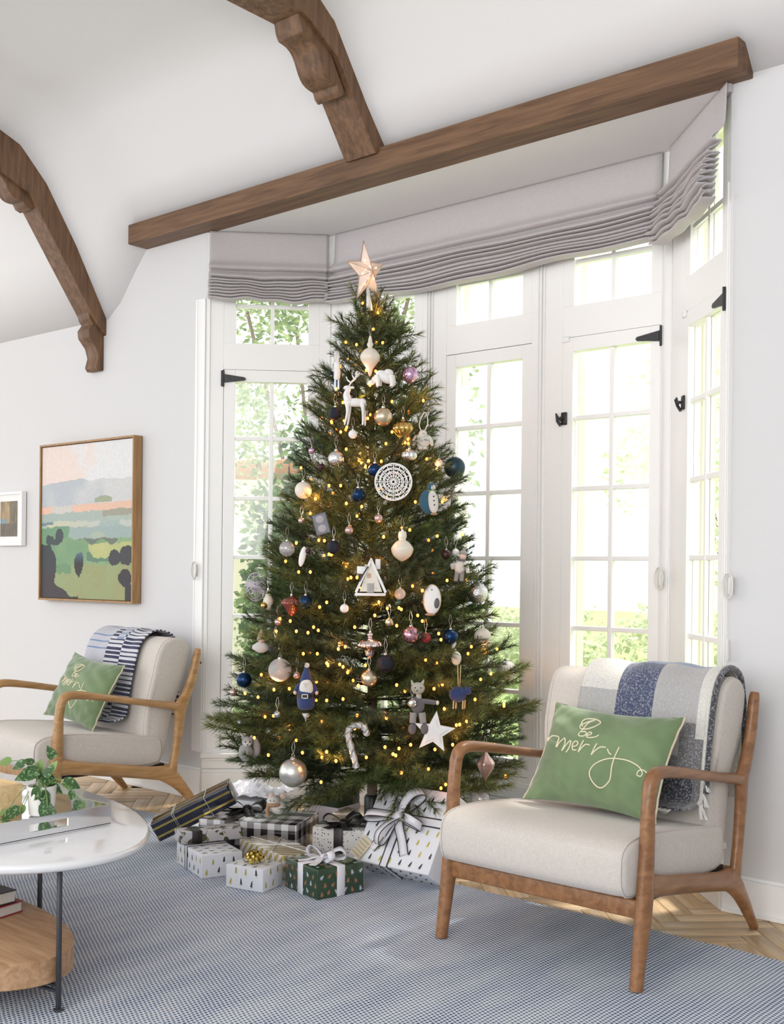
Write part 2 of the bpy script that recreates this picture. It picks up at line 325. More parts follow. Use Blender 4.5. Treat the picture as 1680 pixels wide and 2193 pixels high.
def obj(name,mb,mt,parent=None,T=None,loc=None,kind=None,solid=0,fixn=True,bevel=0):
    me=bpy.data.meshes.new(name); me.from_pydata(mb.v,[],mb.f)
    me.polygons.foreach_set('use_smooth',mb.sm)
    if any(c is not None for c in mb.c):
        at=me.color_attributes.new('Col','FLOAT_COLOR','CORNER'); d=[]
        for f,c in zip(mb.f,mb.c):
            c=c or (1,1,1)
            for _ in f: d+= [c[0],c[1],c[2],1]
        at.data.foreach_set('color',d)
    if any(u is not None for u in mb.uv):
        ul=me.uv_layers.new(name='UVMap'); d=[]
        for f,u in zip(mb.f,mb.uv):
            for k in range(len(f)): d+= list(u[k]) if u else [0,0]
        ul.data.foreach_set('uv',d)
    me.materials.append(mt); me.validate(); me.update(); me.set_sharp_from_angle(angle=math.radians(48))
    if fixn:
        bm=bmesh.new(); bm.from_mesh(me); bmesh.ops.recalc_face_normals(bm,faces=bm.faces); bm.to_mesh(me); bm.free()
    o=bpy.data.objects.new(name,me); COL.objects.link(o)
    if parent: o.parent=parent
    if T is not None: o.matrix_local=T
    if loc is not None: o.location=loc
    if kind: o['kind']=kind
    if solid: md=o.modifiers.new('solid','SOLIDIFY'); md.thickness=solid; md.offset=0
    if bevel: md=o.modifiers.new('bevel','BEVEL'); md.width=bevel; md.segments=2; md.limit_method='ANGLE'
    return o
def tag(o,label,cat,group=None):
    o['label']=label; o['category']=cat
    if group: o['group']=group
    return o
def thing(name,label,cat,loc=(0,0,0),rz=0,group=None,rot=None):
    o=bpy.data.objects.new(name,None); COL.objects.link(o); o.location=loc; o.rotation_euler=rot or (0,0,rz); o.empty_display_size=.05
    return tag(o,label,cat,group)
def struct(name,loc=(0,0,0)):
    o=bpy.data.objects.new(name,None); COL.objects.link(o); o.location=loc; o['kind']='structure'; return o
def catmull(P,k=6):
    P=[Vector(p) for p in P]; out=[]
    for i in range(len(P)-1):
        p0=P[max(i-1,0)];p1=P[i];p2=P[i+1];p3=P[min(i+2,len(P)-1)]
        for j in range(k):
            t=j/k; out.append(.5*((2*p1)+(p2-p0)*t+(2*p0-5*p1+4*p2-p3)*t*t+(3*p1-p0-3*p2+p3)*t**3))
    out.append(P[-1]); return out
def lerp(a,b,t): return a+(b-a)*t
def Tr(loc,rx=0,ry=0,rz=0): return Matrix.Translation(loc)@Matrix.Rotation(rz,4,'Z')@Matrix.Rotation(ry,4,'Y')@Matrix.Rotation(rx,4,'X')

# ================================================================== THE SETTING
WY=3.725; OL,OR=-4.43,-1.68; BY=4.175; CL,CR=-3.985,-2.13; BZ=2.83
# floor with herringbone planks
fl=struct('floor'); 
b_=MB(); b_.box((-10,-6,-.06),(4,WY+.6,-.013)); obj('subfloor',b_,M['oakbase'],fl)
PW,PL=.074,.37
pm=MB(); pm.rbox((0,0,-.012),(PL-.0015,PW-.0015,0),.0012,1); plank0=None; nplank=0
far=MB()
def clipd(cx,cy):
    if not (-10.2<cx<4.2 and -6.2<cy): return 0
    if cy<WY+.05: return 1
    if OL-.1<cx<OR+.1 and cy<BY+.1: return 1
    return 0
visible=[]
for i in range(-80,80):
    for j in range(-60,60):
        # herringbone lattice: pairs of planks, rotated by 45 degrees
        ox=i*PW+j*PL*1.0; oy=i*PW-j*PL*1.0
        for kind in (0,1):
            if kind==0: lx,ly,th=ox,oy,0
            else: lx,ly,th=ox+PL+PW,oy+PW-PL,PI/2
            c=math.cos(PI/4); X=(lx-ly)*c-3.3; Y=(lx+ly)*c-1.0
            a=PI/4+th; cx=X+math.cos(a)*PL/2; cy=Y+math.sin(a)*PL/2
            if not clipd(cx,cy): continue
            visible.append((cx,cy,X,Y,a))
for cx,cy,X,Y,a in visible:
    near=(3.22<cy and -5.7<cx<-1.15)
    if near and nplank<300:
        if plank0 is None: o=obj('plank',pm,M['oak'],fl); plank0=o
        else: o=plank0.copy(); COL.objects.link(o); o.parent=fl
        o.name='plank'; o.location=(X,Y,random.uniform(-.0004,0)); o.rotation_euler=(0,0,a); nplank+=1
    elif cy>-1.5 and cx>-7.5 and cx<1: 
        T=Tr((X,Y,-.0003),rz=a); far.box((0,0,-.01),(PL-.0015,PW-.0015,0),T)
obj('planks_beyond',far,M['oak'],fl,kind='stuff')
# main wall
wb=MB(); TW=.06
wb.box((-9,WY,0),(OL-.0,WY+TW,2.95)); wb.box((OR,WY,0),(4,WY+TW,2.95)); wb.box((OL,WY+.004,BZ+.006),(OR,WY+TW,2.95))
o=obj('wall_back',wb,M['wall']); o['kind']='structure'
wr=MB(); wr.box((1.9,-5,0),(2.05,WY,3.7)); o=obj('wall_right',wr,M['wall']); o['kind']='structure'
# baseboards
def baseboard(name,P0,P1,h=.13,t=.016,ncap=True):
    d=(Vector(P1)-Vector(P0)); L=d.length; T=Matrix.Translation(P0)@Matrix.Rotation(math.atan2(d.y,d.x),4,'Z')
    b=MB(); b.box((0,-t,0),(L,0,h-.012),T); b.box((0,-t*.6,h-.012),(L,0,h),T); b.box((0,-t-.008,0),(L,-t,.014),T); o=obj(name,b,M['trim'],bevel=.002); o['kind']='structure'
baseboard('baseboard_left',(-9,WY,0),(OL,WY,0),.155); baseboard('baseboard_right',(OR,WY,0),(1.9,WY,0),.13)
# ceiling: lofted profile
profC=[(3.735,2.836),(3.53,3.085),(3.33,3.36),(3.25,3.415),(3.10,3.475),(2.6,3.53),(1.5,3.58),(-5,3.62)]
profL=[(3.735,2.49),(3.53,2.865),(3.345,3.15),(3.19,3.31),(3.07,3.355),(2.6,3.42),(1.5,3.50),(-5,3.60)]
xs=[-9.5,-5.25,-5.15,-5.0,-4.9,-1.7,2.0]; wts=[1,1,.8,.3,0,0,0]
b=MB()
vs=[];
for x,wt in zip(xs,wts):
    pr=[(lerp(c[0],l[0],wt),lerp(c[1],l[1],wt)) for c,l in zip(profC,profL)]
    for (y,z) in pr: vs.append((x,y,z))
k=len(profC); fs=[(i*k+j,i*k+j+1,(i+1)*k+j+1,(i+1)*k+j) for i in range(len(xs)-1) for j in range(k-1)]
b.add(vs,fs,True); o=obj('ceiling',b,M['ceil']); o['kind']='structure'; md=o.modifiers.new('s','SOLIDIFY'); md.thickness=.06; md.offset=1
# soft return of the wall beside the bay opening, bay ceiling
b=MB(); b.prism([(OL-.03,WY+.012),(OR+.03,WY+.012),(CR+.1,BY+.15),(CL-.1,BY+.15)],BZ,BZ+.05); o=obj('ceiling',b,M['ceil']); o.name='ceiling_bay'; o['kind']='structure'
# long beam over the bay
t=thing('wooden_beam','long dark stained wooden beam across the top of the window bay','beam',(-3.26,3.66,2.83))
b=MB(); b.box((-1.66,-.055,-.0015),(1.655,.085,.10)); obj('timber',b,M['beam'],t,bevel=.004)
# rafters
def mapX(x): return lambda p,q,a:Vector((a,p,q))
def rafter(label,XL,XR,low,bend,flat,th,corb):
    t=thing('ceiling_rafter',label,'rafter',((XL+XR)/2,low[0][0],low[0][1]))
    O=Vector(t.location)
    def pm(p,q,a): return Vector((a,p,q))-O
    b=MB(); b.prism(low,XL,XR,pm); obj('sloping_timber',b,M['beamy'],t,bevel=.004)
    b=MB(); b.prism(flat,XL+.0015,XR-.0015,pm); obj('collar_timber',b,M['beamy'],t,bevel=.004)
    for cb in corb:
        b=MB(); b.prism(cb,XL+.012,XR-.022,pm,smooth=False); obj('corbel',b,M['beamy'],t,bevel=.005)
    return t
def scurve(A,B,n,amp):  # S curve between two profile points
    A=Vector((*A,0)); B=Vector((*B,0)); d=B-A; nn=Vector((-d.y,d.x,0)).normalized(); return [tuple((A+d*(i/n)+nn*(amp*math.sin(2*PI*i/n)))[:2]) for i in range(n+1)]
rafter('dark wooden rafter rising from the middle of the long beam',-3.366,-3.19,
  [(3.59,2.90),(3.64,2.925),(3.66,2.945),(3.345,3.375),(3.26,3.36)],None,
  [(3.42,3.19),(3.43,3.25),(3.356,3.362),(3.27,3.43),(3.1,3.49),(2.6,3.55),(1.2,3.60),(1.2,3.42),(2.6,3.40),(2.9,3.335),(3.16,3.335)],.07,
  [[(3.425,3.10),(3.405,3.085),(3.385,3.10)]+scurve((3.375,3.125),(3.175,3.265),12,.022)+[(3.16,3.29),(3.15,3.335),(3.26,3.36)]])
rafter('dark wooden rafter coming down the left wall to a carved bracket',-5.41,-5.27,
  [(3.67,2.47),(3.735,2.41),(3.735,2.505),(3.55,2.845),(3.36,3.145),(3.21,3.30),(3.15,3.22),(3.28,3.03),(3.46,2.77)],None,
  [(3.30,3.05),(3.34,3.12),(3.212,3.302),(3.08,3.357),(2.6,3.43),(1.2,3.5),(1.2,3.35),(2.6,3.29),(2.9,3.23)],.07,
  [[(3.30,3.02),(3.27,3.0),(3.24,3.01)]+scurve((3.225,3.035),(3.03,3.14),12,.022)+[(3.0,3.2),(2.98,3.24),(3.2,3.24),(3.33,3.0)],
   [(3.735,2.23),(3.69,2.225),(3.675,2.245),(3.69,2.30),(3.675,2.35),(3.63,2.40),(3.625,2.44),(3.65,2.475),(3.63,2.50),(3.625,2.54),(3.66,2.55),(3.735,2.44)]])
# ---------------------------------------------------------------- bay windows
ZM=[1.805,1.505,1.21,.915,.62]
wn=[0]
def bay_wall(P0,ang,panels,L,hinges):
    T0=Matrix.Translation(P0)@Matrix.Rotation(ang,4,'Z')   # local x along wall, y to the outside
    for (s0,s1,a,b,g0,g1,mv,fixed,hs) in panels:
        wn[0]+=1; w_=struct('window_%d'%wn[0]); w_.matrix_world=T0
        f=MB()
        for lo,hi in (((s0,0,.231),(a,.055,BZ)),((b,0,.231),(s1,.055,BZ)),((a,0,2.148),(b,.055,2.28)),((a,0,2.28),(g0,.055,2.76)),((g1,0,2.28),(b,.055,2.76)),((a,0,2.76),(b,.055,BZ)),((a,0,.231),(b,.055,.25))): f.box(lo,hi)
        for s in (s0+.012,s1-.02): f.box((s,-.006,.231),(s+.008,0,2.5))
        if s0>.1 : f.box((s0+.0,-.010,.231),(s0+.006,0,BZ-.1))
        obj('frame',f,M['trim'],w_,bevel=.0015)
        f=MB(); f.box((g0-.03,.056,.25),(g0-.004,.11,2.76)); f.box((g1+.004,.056,.25),(g1+.03,.11,2.76)); f.box((g0,.056,2.765),(g1,.11,2.79)); obj('outer_reveal',f,M['cream'],w_)
        tm=MB(); tm.box((mv-.009,.012,2.28),(mv+.009,.042,2.76)); obj('muntin',tm,M['trim'],w_); tm=MB(); tm.box((g0,.014,2.46),(g1,.04,2.478)); obj('muntin',tm,M['trim'],w_)
        for (x0,x1) in ((g0,mv-.009),(mv+.009,g1)):
            for (z0,z1) in ((2.28,2.46),(2.478,2.76)):
                p=MB(); p.box((x0,.026,z0),(x1,.029,z1)); obj('pane',p,M['glass'],w_)
        # sash
        e=0 if fixed else .0025
        sa=MB(); y0,y1=(-.004,.045) if not fixed else (.002,.045)
        for lo,hi in (((a+e,y0,.252),(g0,y1,2.146)),((g1,y0,.252),(b-e,y1,2.146)),((g0,y0,2.087),(g1,y1,2.146)),((g0,y0,.252),(g1,y1,.325))): sa.box(lo,hi)
        S=obj('sash',sa,M['trim'],w_,bevel=.0015)
        mm=MB(); mm.box((mv-.010,.006,.325),(mv+.010,.036,2.087)); obj('muntin',mm,M['trim'],S,bevel=.003)
        for z in ZM: mm=MB(); mm.box((g0,.008,z-.010),(g1,.034,z+.010)); obj('muntin',mm,M['trim'],S,bevel=.003)
        zz=[.325]+sorted(ZM)+[2.087]
        for (x0,x1) in ((g0,mv-.01),(mv+.01,g1)):
            for i in range(6):
                z0=zz[i]+(0.01 if i else 0); z1=zz[i+1]-(0.01 if i<5 else 0)
                p=MB(); p.box((x0,.02,z0),(x1,.023,z1)); obj('pane',p,M['glass'],S)
        if not fixed:
            # strap hinges on one side, latches on the other
            hx=a if hs=='L' else b; sg=1 if hs=='L' else -1
            for z in (2.10,):
                h=MB(); h.prism([(hx+sg*.006,z-.020),(hx+sg*.105,z-.008),(hx+sg*.112,z),(hx+sg*.105,z+.008),(hx+sg*.006,z+.022)],-.012,-.0045,lambda p,q,a_:Vector((p,a_,q)))
                h.box((hx-sg*.012 if sg>0 else hx,-.011,z-.038),(hx if sg>0 else hx+.012,-.002,z+.04)); h.tube([(hx,-.010,z-.04),(hx,-.010,z+.042)],.0045,8); obj('hinge',h,M['black'],w_)
            lx=b if hs=='L' else a
            for z in (1.805,.62):
                h=MB(); h.rbox((lx-.001 if sg<0 else lx-.028,-.012,z-.028),(lx+.028 if sg<0 else lx+.001,-.004,z+.026),.003,1); h.tube([(lx-sg*.0,-.012,z-.03),(lx+sg*.012,-.02,z-.012),(lx+sg*.016,-.024,z+.022)],[.007,.006,.004],8); h.tube([(lx-sg*.01,-.012,z),(lx-sg*.01,-.03,z)],.006,8); h.tube([(lx-sg*.010,-.030,z-.012),(lx+sg*.010,-.030,z+.012)],.005,8); obj('latch',h,M['black'],w_)
            h=MB(); h.rbox((lx-.035 if sg>0 else lx,-.012,2.128),(lx if sg>0 else lx+.035,-.004,2.153),.002,1); obj('ball_catch',h,M['trim'],w_)
    # sill, apron and low wall
    f=MB(); f.box((0,0,0),(L,.14,.21)); f.box((0,-.012,.155),(L,0,.205)); obj('bay_apron_wall',f,M['trim'],None,T0)['kind']='structure'
    f=MB(); f.box((-.006,-.030,.207),(L+.006,.02,.232)); f.box((0,-.018,.192),(L,0,.207)); o=obj('trim_%d'%wn[0],f,M['trim'],None,T0,bevel=.004); o['kind']='structure'
    f=MB(); f.box((0,-.016,0),(L,0,.135)); f.box((0,-.010,.135),(L,0,.15)); o=obj('baseboard_bay',f,M['trim'],None,T0,bevel=.002); o['kind']='structure'
LL=.631
bay_wall((OL,WY,0),PI/4,[(0,LL,.087,.564,.146,.508,.327,False,'L')],LL,1)
cx=lambda x:x-CL
bay_wall((CL,BY,0),0,[(0,.625,cx(-3.87),cx(-3.405),cx(-3.82),cx(-3.457),cx(-3.638),False,'L'),(.625,1.245,cx(-3.26),cx(-2.79),cx(-3.206),cx(-2.84),cx(-3.023),True,''),(1.245,CR-CL,cx(-2.63),cx(-2.168),cx(-2.578),cx(-2.216),cx(-2.397),False,'R')],CR-CL,1)
bay_wall((CR,BY,0),-PI/4,[(0,.636,.17,.605,.225,.56,.392,False,'R')],.636,1)
# corner posts close the mitre gaps, thin door-side trims at the opening
b=MB(); b.tube([(CL,BY+.07,0),(CL,BY+.07,BZ)],.085,10); b.tube([(CR,BY+.07,0),(CR,BY+.07,BZ)],.085,10); o=obj('trim_6',b,M['trim']); o['kind']='structure'
b=MB(); b.box((OL-.075,WY-.008,.232),(OL-.002,WY+.001,2.5)); o=obj('trim_7',b,M['trim'],bevel=.002); o['kind']='structure'

# ---------------------------------------------------------------- roman blinds
def blind(P0,ang,L,label,x0,x1,sag,seed,zb,swell=0):
    rnd=random.Random(seed)
    t=thing('roman_blind',label,'blind',P0,ang)
    # profile: flat valance, then stacked soft folds
    folds=7
    prof=[(.024,2.8285),(.026,2.78),(.030,2.70),(.042,2.672),(.066,2.652),(.074,2.640),(.060,2.634),(.040,2.632),(.044,2.624),(.072,2.606),(.080,2.596),(.060,2.592),(.040,2.590)]
    z=2.588; dz=(z-zb)/folds
    for i in range(folds):
        q=rnd.uniform(-.008,.008); prof+=[(.048,z-.002),(.064,z-dz*.22),(.084+q,z-dz*.70),(.084+q,z-dz*1.0),(.060,z-dz*1.03),(.040,z-dz*1.0)]; z-=dz
    P=catmull([(d,zz,0) for d,zz in prof],3); n=len(P)-1; nu=48
    ph=[rnd.uniform(0,6) for _ in range(4)]
    def fn(u,v):
        k=v*n; i=min(int(k),n-1); q=P[i].lerp(P[i+1],k-i); d,z=q.x,q.y
        low=max(0,min(1,(2.66-z)/.17)); x=lerp(x0,x1,u)
        edge=(min(u,1-u)*L)/.1; 
        zz=z-low*sag*math.sin(PI*u)+low*.006*math.sin(u*9+ph[0]+z*25)+low*.004*math.sin(u*23+ph[1])
        dd=d*(1+swell*low)+low*.010*math.sin(u*7+ph[2]+z*15)*.6
        return Vector((x+ (0 if 0<u<1 else rnd.uniform(-.006,.006)*low),-dd,zz))
    b=MB(); b.grid(fn,nu,n); obj('folded_cloth',b,M['blind'],t,solid=.003)
    b=MB(); b.box((x0+.01,-.02,2.80),(x1-.01,-.002,2.829)); obj('head_rail',b,M['blind'],t)
    return t
b1=blind((OL,WY,0),PI/4,LL,'grey linen roman blind on the left angled side of the bay',.015,LL-.03,.012,1,2.49)
b2=blind((CL,BY,0),0,CR-CL,'wide grey linen roman blind across the centre windows',.03,CR-CL-.03,.02,2,2.475,.1)
b3=blind((CR,BY,0),-PI/4,.636,'grey linen roman blind gathered on the right angled side',.05,.655,.02,3,2.44,.35)
# loose slumped cloth of the right blind at its outer end
def cord(name,label,P,zt,zc,zb,ang,tassel=True):
    t=thing(name,label,'cord',P,ang)
    b=MB(); b.tube([(0,-.02,zt),(0.001,-.015,(zt+zc)/2),(0,-.02,zc+.03)],.0016,6); 
    if tassel: b.tube([(-.004,-.02,zc-.03),(-.005,-.02,(zc+zb)/2),(-.004,-.02,zb)],.0016,6)
    obj('cord_line',b,M['cord'],t)
    b=MB()
    for k in range(5):
        w_=.012+.002*k; b.tube([(w_*math.sin(a_)+random.uniform(-.002,.002),-.022-.002*k,zc+.045*math.cos(a_)) for a_ in [2*PI*i/14 for i in range(14)]],.0018,5,closed=True)
    b.rbox((-.006,-.02,zc-.03),(.006,0,zc+.03),.003,1); obj('cleat_with_wound_cord',b,M['cord'],t)
    if tassel: b=MB(); b.lathe([(.002,.03),(.006,.025),(.007,0),(.008,-.035),(.006,-.045)],10,Tr((-.004,-.02,zb-.03))); obj('tassel',b,M['cord'],t)
cord('blind_cord','white blind cord and cleat left of the left window',(-4.475,WY,0),2.49,1.14,.66,0)
cord('blind_cord','white blind cord wound on a cleat between the right door window and the corner',(-2.15,BY-.012,0),2.5,1.13,.7,0,False)
cord('blind_cord','white blind cord with tassel on the right edge of the bay',(-1.66,WY-.006,0),2.45,1.11,.93,0)

# ================================================================== PICTURES
def col(h): 
    r,g,b_=[int(h[i:i+2],16)/255 for i in (0,2,4)]; return tuple((c/12.92 if c<=.04045 else ((c+.055)/1.055)**2.4) for c in (r,g,b_))
def vn(x,y,s=1):
    def h(i,j): 
        q=math.sin(i*127.1+j*311.7+s*74.7)*43758.5453; return q-math.floor(q)
    i,j=math.floor(x),math.floor(y); fx,fy=x-i,y-j; fx=fx*fx*(3-2*fx); fy=fy*fy*(3-2*fy)
    return lerp(lerp(h(i,j),h(i+1,j),fx),lerp(h(i,j+1),h(i+1,j+1),fx),fy)
def mixc(a,b,t): t=max(0,min(1,t)); return tuple(lerp(x,y,t) for x,y in zip(a,b))
def painting(u,v):   # v from the top
    n1=vn(u*9,v*9,1)-.5; n2=vn(u*28,v*14,2)-.5; vv=v+n2*.02
    vs_=v+.02*(u)
    if vs_<.245+n1*.03: c=mixc(col('e3d3cb'),col('dcdcdc'),(u-.25+n1*.5)*3); return c
    if vs_<.40+n2*.01:
        c=mixc(col('b3b9bf'),col('c9cac9'),(u-.15+n1)*1.6)
        if abs(u-.69)<.09 and .385>v>.36-.02*math.sin((u-.6)*16): return col('9aa38a')
        return c
    if vs_<.445+n2*.012:
        return mixc(col('e3b9a4'),col('dcb7a0'),u+n1) if vn(u*5,1,5)>.22 else col('c9c4bc')
    # dark trees
    def blob(cx_,cy_,rx,ry): return ((u-cx_)/rx)**2+((v-cy_)/ry)**2<1+n2*.9
    if blob(.10,.62,.045,.035) or blob(.21,.60,.04,.05) or blob(.16,.635,.07,.02): return col('3c4548')
    if (u<.17+n1*.1-(abs(v-.8)*.25) and v>.66+n1*.04) or (v>.90-.0+.32*(u-.12)-n1*.06 and u<.43 and v>.84) : return mixc(col('3b3438'),col('2f3a40'),(.9-v)*4)
    if blob(.43,.77,.05,.07) or (abs(u-.435)<.02*(1-(v-.8)/.08) and .8<v<.875): return mixc(col('2f2f2f'),col('4f6d7d'),(.77-v)*14)
    if blob(.82,.735,.06,.05) or blob(.94,.72,.08,.055): return col('3d3c40')
    if blob(.93,.865,.065,.055) or (u>.92+n1*.05 and v>.9): return col('353238')
    if vv<.50: return mixc(col('9fb0aa'),col('a8b3a8'),u) if not (u>.68 and vv<.47) else col('9b9a8a')
    if u<.14 and vv<.52: return col('6c8587')
    if vv<.535: return mixc(col('c6c3a3'),col('b9beb5'),u*1.6) if vn(u*4,v*16,7)>.4 else col('9fb0ac')
    if vv<.61: 
        if u<.28+n1*.1: return col('6d9474')
        return col('98aaa5') if vn(u*6,v*20,9)>.35 else col('a8b2a2')
    if .43<u<.85 and abs(v-.615+.02*math.sin(u*30))<.018: return col('6b7468')
    if vv<.78:
        if u>.55+n1*.2 and .64<vv<.735: return mixc(col('bdbb80'),col('aab475'),n1+.5)
        if .52<u<.9 and abs(v-.72-.13*(u-.55)*(u<.65)-.01)<.028: return col('5f8069')
        return mixc(col('6e9370'),col('86a377'),u+n1)
    if u<.33+n1*.1 and vv<.84: return col('6b8f6a')
    return mixc(col('93a173'),col('98996a'),u*.8+n1+(v-.8))
t=thing('framed_painting','wood framed landscape painting of green hills and dark trees','painting',(-5.375,3.665,.962))
W2=.442; HH=.885
b=MB(); fw=.011
for lo,hi in (((-W2,0,0),(-W2+fw,.055,HH)),((W2-fw,0,0),(W2,.055,HH)),((-W2+fw,0,0),(W2-fw,.055,fw)),((-W2+fw,0,HH-fw),(W2-fw,.055,HH))): b.box(lo,hi)
obj('frame',b,M['framewood'],t,bevel=.0015)
b=MB(); b.grid(lambda u,v:Vector((lerp(-W2+fw+.004,W2-fw-.004,u),.010,lerp(HH-fw-.004,fw+.004,v))),110,170,painting); obj('canvas',b,M['painting'],t)
b=MB(); b.box((-W2+.004,.02,.004),(W2-.004,.05,HH-.004)); obj('backing',b,M['oakbase'],t)
t=thing('framed_print','small white framed print of golden brown foliage at the left edge','picture',(-6.17,3.69,1.275))
b=MB()
for lo,hi in (((-.16,0,0),(-.145,.03,.32)),((.115,0,0),(.13,.03,.32)),((-.145,0,0),(.115,.03,.015)),((-.145,0,.305),(.115,.03,.32))): b.box(lo,hi)
obj('frame',b,M['trim'],t,bevel=.001)
b=MB(); b.box((-.146,.012,.014),(.116,.02,.306)); obj('mat_board',b,M['matt'],t)
def pr(u,v):
    n1=vn(u*6,v*5,3); n2=vn(u*20,v*8,4)
    if v>.62: return mixc(col('4a4030'),col('6b5a40'),n2)
    if u>.55: return mixc(col('4d4433'),col('7a6a48'),n2)
    if v>.5 and u<.4: return col('6f8a92')
    return mixc(col('7d6a45'),col('b99a68'),n1)
b=MB(); b.grid(lambda u,v:Vector((lerp(-.12,.066,u),.010,lerp(.265,.055,v))),40,46,pr); obj('print',b,M['print'],t)

# ================================================================== RUG
t=thing('area_rug','large blue and ivory flat woven rug under the chairs and table','rug',(-3.0,0.9,0))
b=MB(); b.grid(lambda u,v:Vector((lerp(-3.2,3.4,u),lerp(-3.6,2.43,v)+.004*math.sin(u*160)*(v==1),.008)),120,60); b.grid(lambda u,v:Vector((lerp(-3.2,3.4,u),2.43+.004*math.sin(u*160)*(1-v),.008-.008*v)),120,1); obj('weave',b,M['rug'],t,T=Matrix.Identity(4))
b=MB()
for i in range(1500):
    x=-3.2+6.6*i/1500+random.uniform(-.002,.002); y=2.43; l_=random.uniform(.006,.015); b.add([(x-.0012,y,.004),(x+.0012,y,.004),(x+random.uniform(-.003,.003),y+l_,.001)],[(0,1,2)])
obj('fringe',b,M['cord'],t,kind='stuff')

# ================================================================== ARMCHAIRS
def sweepX(b,x,pts,n=10):   # pts: (y,z,halfwidth_in_plane,halfwidth_x)
    P=catmull([(x if len(p)<5 else p[4],p[0],p[1]) for p in pts],5)
    Q=catmull([(p[2],p[3],0) for p in pts],5)
    b.tube(P,[(q.x,q.y) for q in Q],n,up=(0,1,.01) if abs(pts[1][1]-pts[0][1])>abs(pts[1][0]-pts[0][0]) else (0,0,1))
def make_chair(label,wood,linen,loc,rz,ky=1.0):
    t=thing('armchair',label,'armchair',loc,rz)
    hx=.338
    for s in (-1,1):
        x=s*hx
        # front leg runs up into the arm bend
        b=MB(); sweepX(b,x,[(-.388,.0095,.019,.019),(-.368,.12,.024,.021),(-.345,.25,.032,.022),(-.335,.38,.025,.021),(-.330,.49,.021,.020),(-.324,.53,.020,.020)],12); obj('leg',b,wood,t)
        b=MB(); sweepX(b,x,[(-.325,.525,.020,.020),(-.318,.56,.020,.021),(-.300,.583,.020,.022),(-.26,.590,.019,.023),(-.16,.577,.017,.024),(-.02,.552,.016,.023),(.12,.527,.016,.022),(.235,.508,.018,.020),(.27,.50,.022,.019)],12); obj('armrest',b,wood,t)
        # back post with swelling where the arm joins
        b=MB(); sweepX(b,x,[(.385,.768,.012,.014),(.378,.74,.019,.017),(.355,.64,.022,.018),(.318,.55,.026,.018),(.290,.50,.034,.018),(.285,.44,.027,.018),(.272,.34,.021,.017),(.255,.25,.021,.017),(.245,.19,.026,.017)],12); obj('back_post',b,wood,t)
        b=MB(); sweepX(b,x,[(.19,.200,.036,.017),(.245,.172,.038,.018),(.295,.125,.029,.018),(.345,.068,.022,.017),(.398,.004,.015,.014)],12); obj('leg',b,wood,t)
        b=MB(); sweepX(b,x,[(-.345,.284,.044,.018),(-.30,.277,.036,.017),(-.24,.267,.030,.017),(-.05,.236,.029,.017),(.12,.207,.030,.017),(.19,.197,.034,.017),(.25,.190,.038,.017)],12); obj('side_rail',b,wood,t)
        for (yy,zz) in ((.398,.70),(.268,.235)):
            b=MB(); b.lathe([(.006,0),(.006,.004),(.003,.006)],10,Tr((x,yy,zz),rx=-PI/2)); obj('screw_plug',b,M['chairwood'],t)
    b=MB(); b.rbox((-hx+.012,-.362,.195),(hx-.012,-.338,.248),.006,2); obj('front_rail',b,wood,t)
    b=MB(); b.rbox((-hx+.01,.235,.18),(hx-.01,.265,.225),.006,2); obj('back_rail',b,wood,t)
    # seat cushion: profile in y-z, extruded with rounded sides
    prof=[(-.405,.262),(-.425,.285),(-.432,.33),(-.428,.375),(-.412,.396),(-.375,.411),(-.30,.415),(-.2,.410),(-.05,.395),(.1,.375),(.18,.365),(.205,.34),(.205,.27),(.16,.235),(-.1,.240),(-.33,.252)]
    PP=catmull([(p[0],p[1],0) for p in prof+prof[:1]],3)[:-1]; n=len(PP); cy,cz=-.12,.33
    b=MB(); xsn=[(-.322,.86),(-.317,.945),(-.306,.985),(-.28,1.0),(-.15,1.012),(0,1.016),(.15,1.012),(.28,1.0),(.306,.985),(.317,.945),(.322,.86)]
    vs=[];
    for x,k in xsn:
        for p in PP:
            up=1+(k-1)*.5
            vs.append((x,cy+(p.x-cy)*(1+(k-1)*.45),cz+(p.y-cz)*k))
    fs=[(i*n+j,i*n+(j+1)%n,(i+1)*n+(j+1)%n,(i+1)*n+j) for i in range(len(xsn)-1) for j in range(n)]+[tuple(range(n)),tuple((len(xsn)-1)*n+j for j in range(n))]
    b.add(vs,fs,True); S=obj('seat_cushion',b,linen,t)
    for s in (-1,1): b=MB(); b.tube([(s*.310,cy+(p.x-cy)*.995,cz+(p.y-cz)*.992) for p in PP],.0028,6,closed=True); obj('seam',b,linen,S)
    # back cushion
    prof=[(.115,.345),(.118,.42),(.135,.55),(.160,.68),(.185,.765),(.215,.805),(.262,.822),(.315,.812),(.350,.78),(.352,.74),(.325,.64),(.275,.50),(.250,.40),(.228,.29),(.195,.25),(.14,.27)]
    PP=catmull([(p[0],p[1],0) for p in prof+prof[:1]],3)[:-1]; n=len(PP)
    vs=[]; xsn=[(-.335,.80),(-.331,.92),(-.322,.975),(-.30,1),(-.15,1.01),(0,1.012),(.15,1.01),(.30,1),(.322,.975),(.331,.92),(.335,.80)]
    def lower(x,p): # narrow below the arms so that it sits inside the frame
        return x*(1-.045*max(0,min(1,(.62-p.y)/.08)))
    for x,k in xsn:
        for p in PP:
            c_y=.17+(p.y-.3)*.19+.02; vs.append((lower(x*.965,p),c_y+(p.x-c_y)*k,.54+(p.y-.54)*(1-(1-k)*.18)))
    b=MB(); b.add(vs,[(i*n+j,i*n+(j+1)%n,(i+1)*n+(j+1)%n,(i+1)*n+j) for i in range(len(xsn)-1) for j in range(n)]+[tuple(range(n)),tuple((len(xsn)-1)*n+j for j in range(n))],True); S=obj('back_cushion',b,linen,t)
